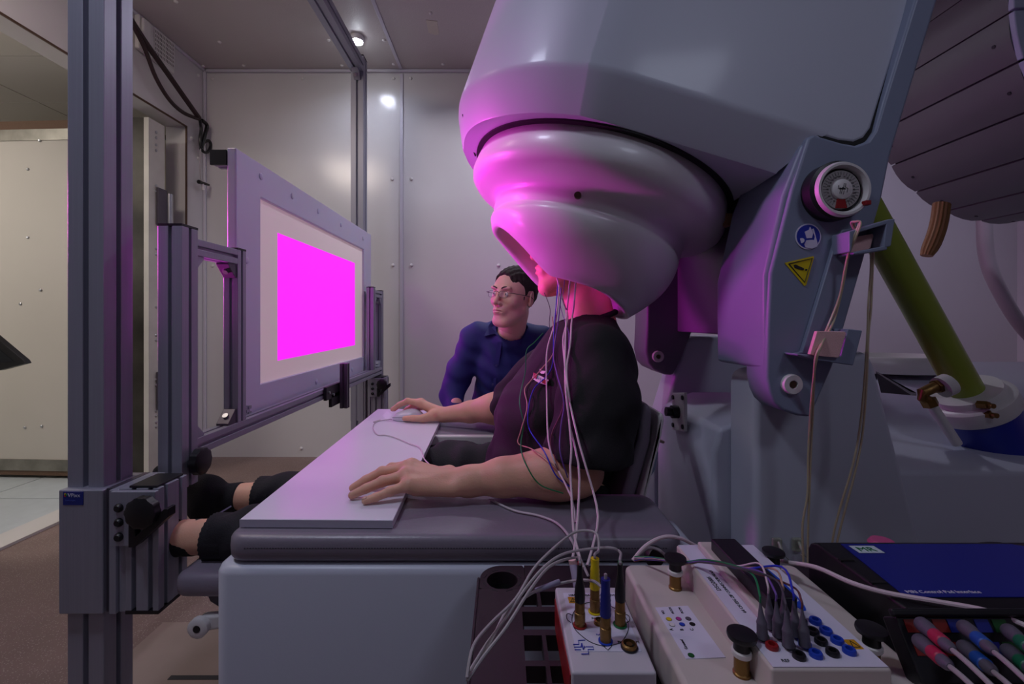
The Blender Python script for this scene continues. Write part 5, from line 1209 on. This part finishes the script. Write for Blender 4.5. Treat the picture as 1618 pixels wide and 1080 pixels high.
# touch-proof sockets
def PD(x, y, z=ZH+.001): return PZ(1180+x/7.355, 950+y/7.355, z)
socks = [((185, 432), GREEN), ((292, 545), RED), ((280, 310), BLK), ((370, 410), BLK), ((486, 530), BLK), ((608, 660), BLK), ((448, 295), BLUE), ((575, 405), BLUE), ((675, 520), BLUE), ((802, 640), BLUE), ((632, 260), BLK), ((765, 375), BLK), ((862, 490), BLK), ((997, 620), BLK), ((797, 255), BLUE), ((920, 370), BLUE), ((1050, 480), BLUE), ((1190, 600), BLUE)]
sm_me = {}
for (x, y), mt in socks:
    if mt.name not in sm_me:
        me = mesh_of(MB().lathe([(.0058, 0), (.0058, .003), (.0052, .0042), (.0032, .0042), (.0028, .0), (0.0003, .0)], (0, 0, 0), (0, 0, 1), 22, cap=False), 'socket'); me.materials.append(mt); sm_me[mt.name] = me
    inst('socket', sm_me[mt.name], PD(x, y-10, ZH+.0006), eb_)
GREYP = mat('grey_plug', S('5c5866'), .45)
plugs = [((185, 432), 'green', mG, (1198, 925)), ((280, 310), 'grey rear', mW, (1215, 915)), ((370, 410), 'purple', mP, (1228, 930)), ((450, 295), 'brown', mT, (1240, 915)), ((486, 530), 'dark', mD, (1248, 940)), ((575, 405), 'blue', mB, (1258, 930)), ((675, 520), 'mauve brown', mR, (1272, 945))]
starts = [(1115, 885), (1118, 884), (1112, 886), (1122, 886), (1110, 888), (1120, 883), (1116, 887)]
mids = [(1190, 908), (1200, 890), (1205, 905), (1222, 898), (1225, 915), (1235, 895), (1250, 925)]
for i, ((x, y), nm_, mt, tp) in enumerate(plugs):
    c = PD(x, y-10, ZH+.004); t = thing('touchproof_plug', 'grey plug with %s wire pushed into the electrode box' % nm_, 'plug', c, 'grey plugs on the electrode box')
    ax = Vector((-.02, .1, 1)).normalized()
    obj('plug_body', MB().lathe([(.0050, 0), (.0052, .002), (.0046, .013), (.0049, .014), (.0044, .0155), (.0032, .019), (.0013, .030), (.0009, .034)], c, ax, 18), GREYP, t)
    e = c+ax*.033; d0 = e.y
    obj('wire', MB().tube([e, e+ax*.008, P(mids[i][0], mids[i][1], d0+.03), P(1160+i*2, 893+i, d0+.055), P(starts[i][0], starts[i][1]+(i%3)-1, .565), P(1085, 887+(i*3)%5, .585), P(1060, 884+i*.7, .60), P(1030, 880+(i*2)%5, .63), P(1003, 879+i*1.2, .655)], .0011, n=6), mt, t)
tag(obj('cable_tie', MB().cyl(P(1060, 886, .612), P(1072, 888, .606), .0045, n=12), mat('tie_white', S('e8d8e4'), .5)), 'small white tie around the bundle of wires beside the rear knob', 'cable tie')
# mushroom knobs on posts
for px, py, z, s, lb_ in ((1067, 880, ZS, 1.0, 'rear left'), (1222, 870, ZS, .95, 'rear right'), (1172, 1000, ZS, 1.0, 'front left'), (1377, 992, ZS, .92, 'front right')):
    top = .692; c = PZ(px, py, top); t = thing('clamp_knob', 'black mushroom clamp knob at the %s corner of the electrode box' % lb_, 'knob', (c.x, c.y, ZS))
    c = Vector((c.x, c.y, ZS))
    obj('threaded_post', MB().lathe([(.0082, 0), (.0082, .002), (.0072, .003), (.0072, .020)], c, (0, 0, 1), 22), BRASS, t)
    obj('washer', MB().lathe([(.0090, .019), (.0094, .020), (.0094, .0235), (.008, .0245)], c, (0, 0, 1), 22), CAP, t)
    obj('knob_cap', MB().lathe([(.0078, .023), (.0074, .034), (.013, .0355), (.0138, .038), (.0134, .0405), (.009, .0415), (.0, .0415)], c, (0, 0, 1), 30), BLK, t)
# thick cable arching behind the box and to the right
tag(obj('patch_cable', MB().tube([P(1000, 885, .66), P(1020, 862, .665), P(1048, 848, .675), P(1075, 850, .68), P(1100, 862, .685), P(1150, 885, .69), P(1225, 886, .63), P(1245, 888, .60), P(1290, 896, .565), P(1345, 920, .53), P(1400, 936, .51), P(1480, 950, .488), P(1560, 965, .468), P(1625, 990, .445)], .0027, n=8), mW), 'thick pinkish white cable arching behind the electrode box to the right', 'cable')
tag(obj('cable_stub', MB().tube([P(1000, 884, .67), P(1022, 866, .68), P(1040, 868, .68), P(1055, 880, .67)], .0024, n=8), mat('lead_grey', S('8a8088'), .5)), 'short grey cable curl behind the rear left knob', 'cable')
tag(obj('dark_reel', MB().lathe([(.014, 0), (.016, .006), (.014, .012)], P(1030, 876, .70), (.3, -1, .1), 24), BLK), 'dark round cap lying behind the left end of the electrode box', 'cap')

# black control interface case
mr = thing('control_case', 'black case with a blue lid label reading MRI Control Pad Interface', 'control box', (.65, .56, ZT))
zM = .69; XL_, XR_ = .434, .80
prM = [(.480, ZT+.045), (.480, zM-.012), (.488, zM-.003), (.50, zM), (.632, zM), (.645, zM-.005), (.650, zM-.014), (.650, ZT+.0)]
obj('case', MB().prism([(.462, ZT), (.462, zM-.02), (.475, zM-.006), (.49, zM), (.632, zM), (.645, zM-.005), (.650, zM-.014), (.650, ZT)], 'x', XL_, XR_), BLK, mr, bevel=.005, seg=3)
ll = [Vector((x, y, zM+.0002)) for x, y in ((.468, .625), (.70, .625), (.752, .60), (.752, .50), (.455, .50))]
ll = [Vector((x, y, zM+.0002)) for x, y in ((.466, .628), (.70, .628), (.752, .60), (.752, .508), (.450, .508))]
blb = obj('blue_label', MB().loft([ll, [p+Vector((0, 0, .0008)) for p in ll]]), NAVY, mr)
zc_ = zM+.0012
obj('mr_patch', MB().box(.4725, .5065, .6035, .6225, zc_-.0004, zc_), mat('patch_white', S('c0d4d8'), .5), blb); 
obj('mr_patch_edge', MB().box(.4715, .5075, .6025, .6235, zc_-.0005, zc_-.0002), GREEN, blb)
text('MR', .0150, mat('mr_green', S('0c6a38'), .5), blb, (.4765, .6075, zc_+.0002), (1, 0, 0), (0, 1, 0), depth=.0004, sx=1.15)
text('MRI Control Pad Interface', .0075, mat('label_white', S('c8c8d8'), .5), blb, (.4575, .5145, zc_), (1, 0, 0), (0, 1, 0), depth=.0003, sx=1.05)
for nm_, c_, r_ in (('green', GREEN, .013), ('yellow', YEL, .009)): obj('round_emblem', MB().cyl((.715, .552, zc_-.0004), (.715, .552, zc_+(.0003 if r_ < .01 else 0)), r_, n=28), c_, blb)
obj('emblem_wedge', MB().prism([(.703, .556), (.728, .560), (.722, .575), (.704, .570)], 'z', zc_, zc_+.0005), PAPER, blb)
for k_ in range(3): obj('case_rib', MB().box(XL_-.0, XL_+.018, .485+.05*k_, .490+.05*k_, zM-.001, zM+.001), BLKM, mr)
# fibre socket panel in front of it, leaning
fp_ = thing('fibre_socket_box', 'black fibre socket panel with coloured squares in front of the case', 'panel', (.6, .44, ZT))
pA, pB, pC_, pD_ = PZ(1413, 965, .655), PZ(1700, 965, .655), PZ(1700, 1110, .612), PZ(1420, 1085, .612)
def panel(u, v, o=0):    # u 0..1 across, v 0..1 down
    a = Vector((.392, .455, .704)); b = Vector((.67, .455, .704)); dn = Vector((0, -.03, -.045)); nn = Vector((0, -.83, .55))
    return a+(b-a)*u+dn*v+nn*o
obj('panel_body', MB().loft([[panel(0, 0), panel(1, 0), panel(1, 1), panel(0, 1)], [panel(0, 0, -.02), panel(1, 0, -.02), panel(1, 1, -.02), panel(0, 1, -.02)]]), BLK, fp_, bevel=.002)
obj('panel_body_lip', MB().loft([[panel(-.02, -.12), panel(1, -.12), panel(1, .02), panel(-.02, .02)], [panel(-.02, -.12, .006), panel(1, -.12, .006), panel(1, .0, .006), panel(-.02, .0, .006)]]), BLK, fp_, bevel=.002)
cols = [mat('sq_red', S('7a1a14'), .5), mat('sq_red', S('7a1a14'), .5), mat('sq_blue', S('1a2480'), .5), mat('sq_blue', S('1a2480'), .5), mat('sq_green', S('0c4a1c'), .5)]
for r_ in range(2):
    for i, cx_ in enumerate((.022, .122, .176, .273, .335)):
        u0, v0 = cx_, .05+.34*r_
        obj('colour_square', MB().loft([[panel(u0, v0, o), panel(u0+.049, v0, o), panel(u0+.049, v0+.2, o), panel(u0, v0+.2, o)] for o in (.0004, .0012)]), cols[i], fp_)
obj('indicator_plate', MB().loft([[panel(.15, 1.02, o), panel(.40, 1.02, o), panel(.42, 1.35, o), panel(.17, 1.35, o)] for o in (.0, .004)]), mat('slate_plate', S('3a4450'), .5), fp_)
PINKR = mat('plug_red', S('b0204a'), .45); BLUP = mat('plug_blue', S('1c50a8'), .45); GRNP = mat('plug_green', S('146a48'), .45)
for (px, py), band, bn_, nm_ in (((1456, 985), PINKR, 'red', 'upper'), ((1453, 1012), PINKR, 'red', 'lower'), ((1524, 990), BLUP, 'blue', 'upper'), ((1524, 1022), BLUP, 'blue', 'lower'), ((1594, 996), GRNP, 'green', 'upper'), ((1594, 1028), GRNP, 'green', 'lower')):
    z = .66 if nm_ == 'upper' else .645; a = PZ(px, py, z); a = P(px, py, .440 if nm_ == 'upper' else .430)
    e = P(px+52, py+44, a.y-.050); ax = (e-a); L = ax.length; ax = ax.normalized()
    t = thing('fibre_plug', 'grey fibre plug with %s band, %s row of the panel' % (bn_, nm_), 'plug', a, 'fibre plugs')
    obj('plug_body', MB().lathe([(.0062, 0), (.0068, .001), (.0068, .012), (.0060, .014), (.0060, .022), (.0056, .024)], a, ax, 16), GREYP, t)
    obj('colour_band', MB().lathe([(.0060, .024), (.0060, .038), (.0050, .039)], a, ax, 16), band, t)
    obj('collar', MB().lathe([(.0052, .039), (.0052, .046), (.003, .052)], a, ax, 12), GREYP, t)
    obj('fibre', MB().tube([a+ax*.05, a+ax*.075, a+ax*.10+Vector((.006, -.01, -.01)), a+ax*.14+Vector((.02, -.02, -.03))], .0022, n=8), CABG, t)
# small things by the base column
for px, nm_ in ((1230, 'left'), (1262, 'right')):
    c = P(px, 862, .905); t = thing('wall_hook', 'clear plastic adhesive hook, %s of the pair on the white base' % nm_, 'hook', c)
    HK = mat('clear_plastic', S('b8b8a8'), .2, trans=.2, alpha=.6)
    obj('back_plate', MB().box(c.x-.010, c.x+.010, .906, .915, c.z-.014, c.z+.014), HK, t, bevel=.004); obj('hook', MB().tube([(c.x, .905, c.z+.008), (c.x, .893, c.z-.004), (c.x, .890, c.z-.010), (c.x, .896, c.z-.014)], .003, n=8), HK, t)
    obj('cord', MB().tube([(c.x+.004, .90, c.z-.012), (c.x+.012, .90, c.z-.02), (c.x+.022, .90, c.z-.03)], .0008, n=5), HK, t)
tag(obj('pink_cap', MB().lathe([(.018, 0), (.020, .004), (.016, .010), (.0, .012)], P(1394, 862, .75), (0, 0, 1), 24), mat('pink_plastic', S('c85a8c'), .5)), 'pink round cap peeping over the black case edge', 'cap')
tag(obj('case_strap', MB().tube([P(1530, 870, .68), P(1565, 864, .69), P(1600, 868, .69), P(1640, 882, .68)], .008, n=8), BLK), 'black strap looped behind the case at the far right', 'strap')
# clear hoses over the cable holder
TUB = mat('clear_tube', S('b8a890'), .35, sss=.3)
hz = [('pale hose going over the upper hook and down behind the arm edge', [(1352, 366, 0.802), (1345, 352, 0.797), (1352, 350, 0.787), (1360, 352, 0.782), (1352, 375, 0.784), (1340, 405, 0.797), (1332, 450, 0.807), (1318, 505, 0.807), (1300, 540, 0.784), (1290, 568, 0.782), (1284, 610, 0.802), (1280, 660, 0.822), (1277, 720, 0.832), (1276, 780, 0.832), (1268, 830, 0.832), (1270, 900, 0.832)]),
      ('pale hose beside the first, lying on both felt pads', [(1354, 366, 0.804), (1350, 352, 0.796), (1358, 352, 0.785), (1346, 380, 0.787), (1336, 420, 0.800), (1326, 470, 0.807), (1306, 520, 0.804), (1296, 545, 0.784), (1288, 568, 0.782), (1286, 610, 0.802), (1284, 660, 0.822), (1281, 720, 0.832), (1279, 780, 0.832), (1277, 830, 0.832), (1276, 900, 0.832)]),
      ('pale hose hanging from the hook outer end to the floor side', [(1376, 398, 0.812), (1376, 430, 0.822), (1372, 480, 0.822), (1371, 520, 0.822), (1366, 600, 0.832), (1358, 680, 0.842), (1346, 740, 0.842), (1328, 800, 0.852), (1316, 850, 0.852), (1312, 900, 0.852)]),
      ('second pale hose hanging twisted with the outer one', [(1380, 398, 0.814), (1378, 440, 0.822), (1376, 490, 0.822), (1372, 530, 0.822), (1369, 610, 0.832), (1362, 690, 0.842), (1350, 750, 0.842), (1334, 810, 0.852), (1322, 860, 0.852), (1318, 900, 0.852)])]
for lb_, pts in hz: tag(obj('clear_hose', MB().tube([P(*p) for p in pts], .0019, n=7), TUB), lb_, 'hose', 'clear hoses on the scanner arm')
tag(obj('power_cord', MB().tube([P(1018, 680, 1.14), P(1028, 687, 1.16), P(1038, 694, 1.19), P(1048, 698, 1.22)], .004, n=8), mat('beige_cord', S('b09a84'), .5)), 'beige cord from the backrest into the round socket on the base', 'cord')
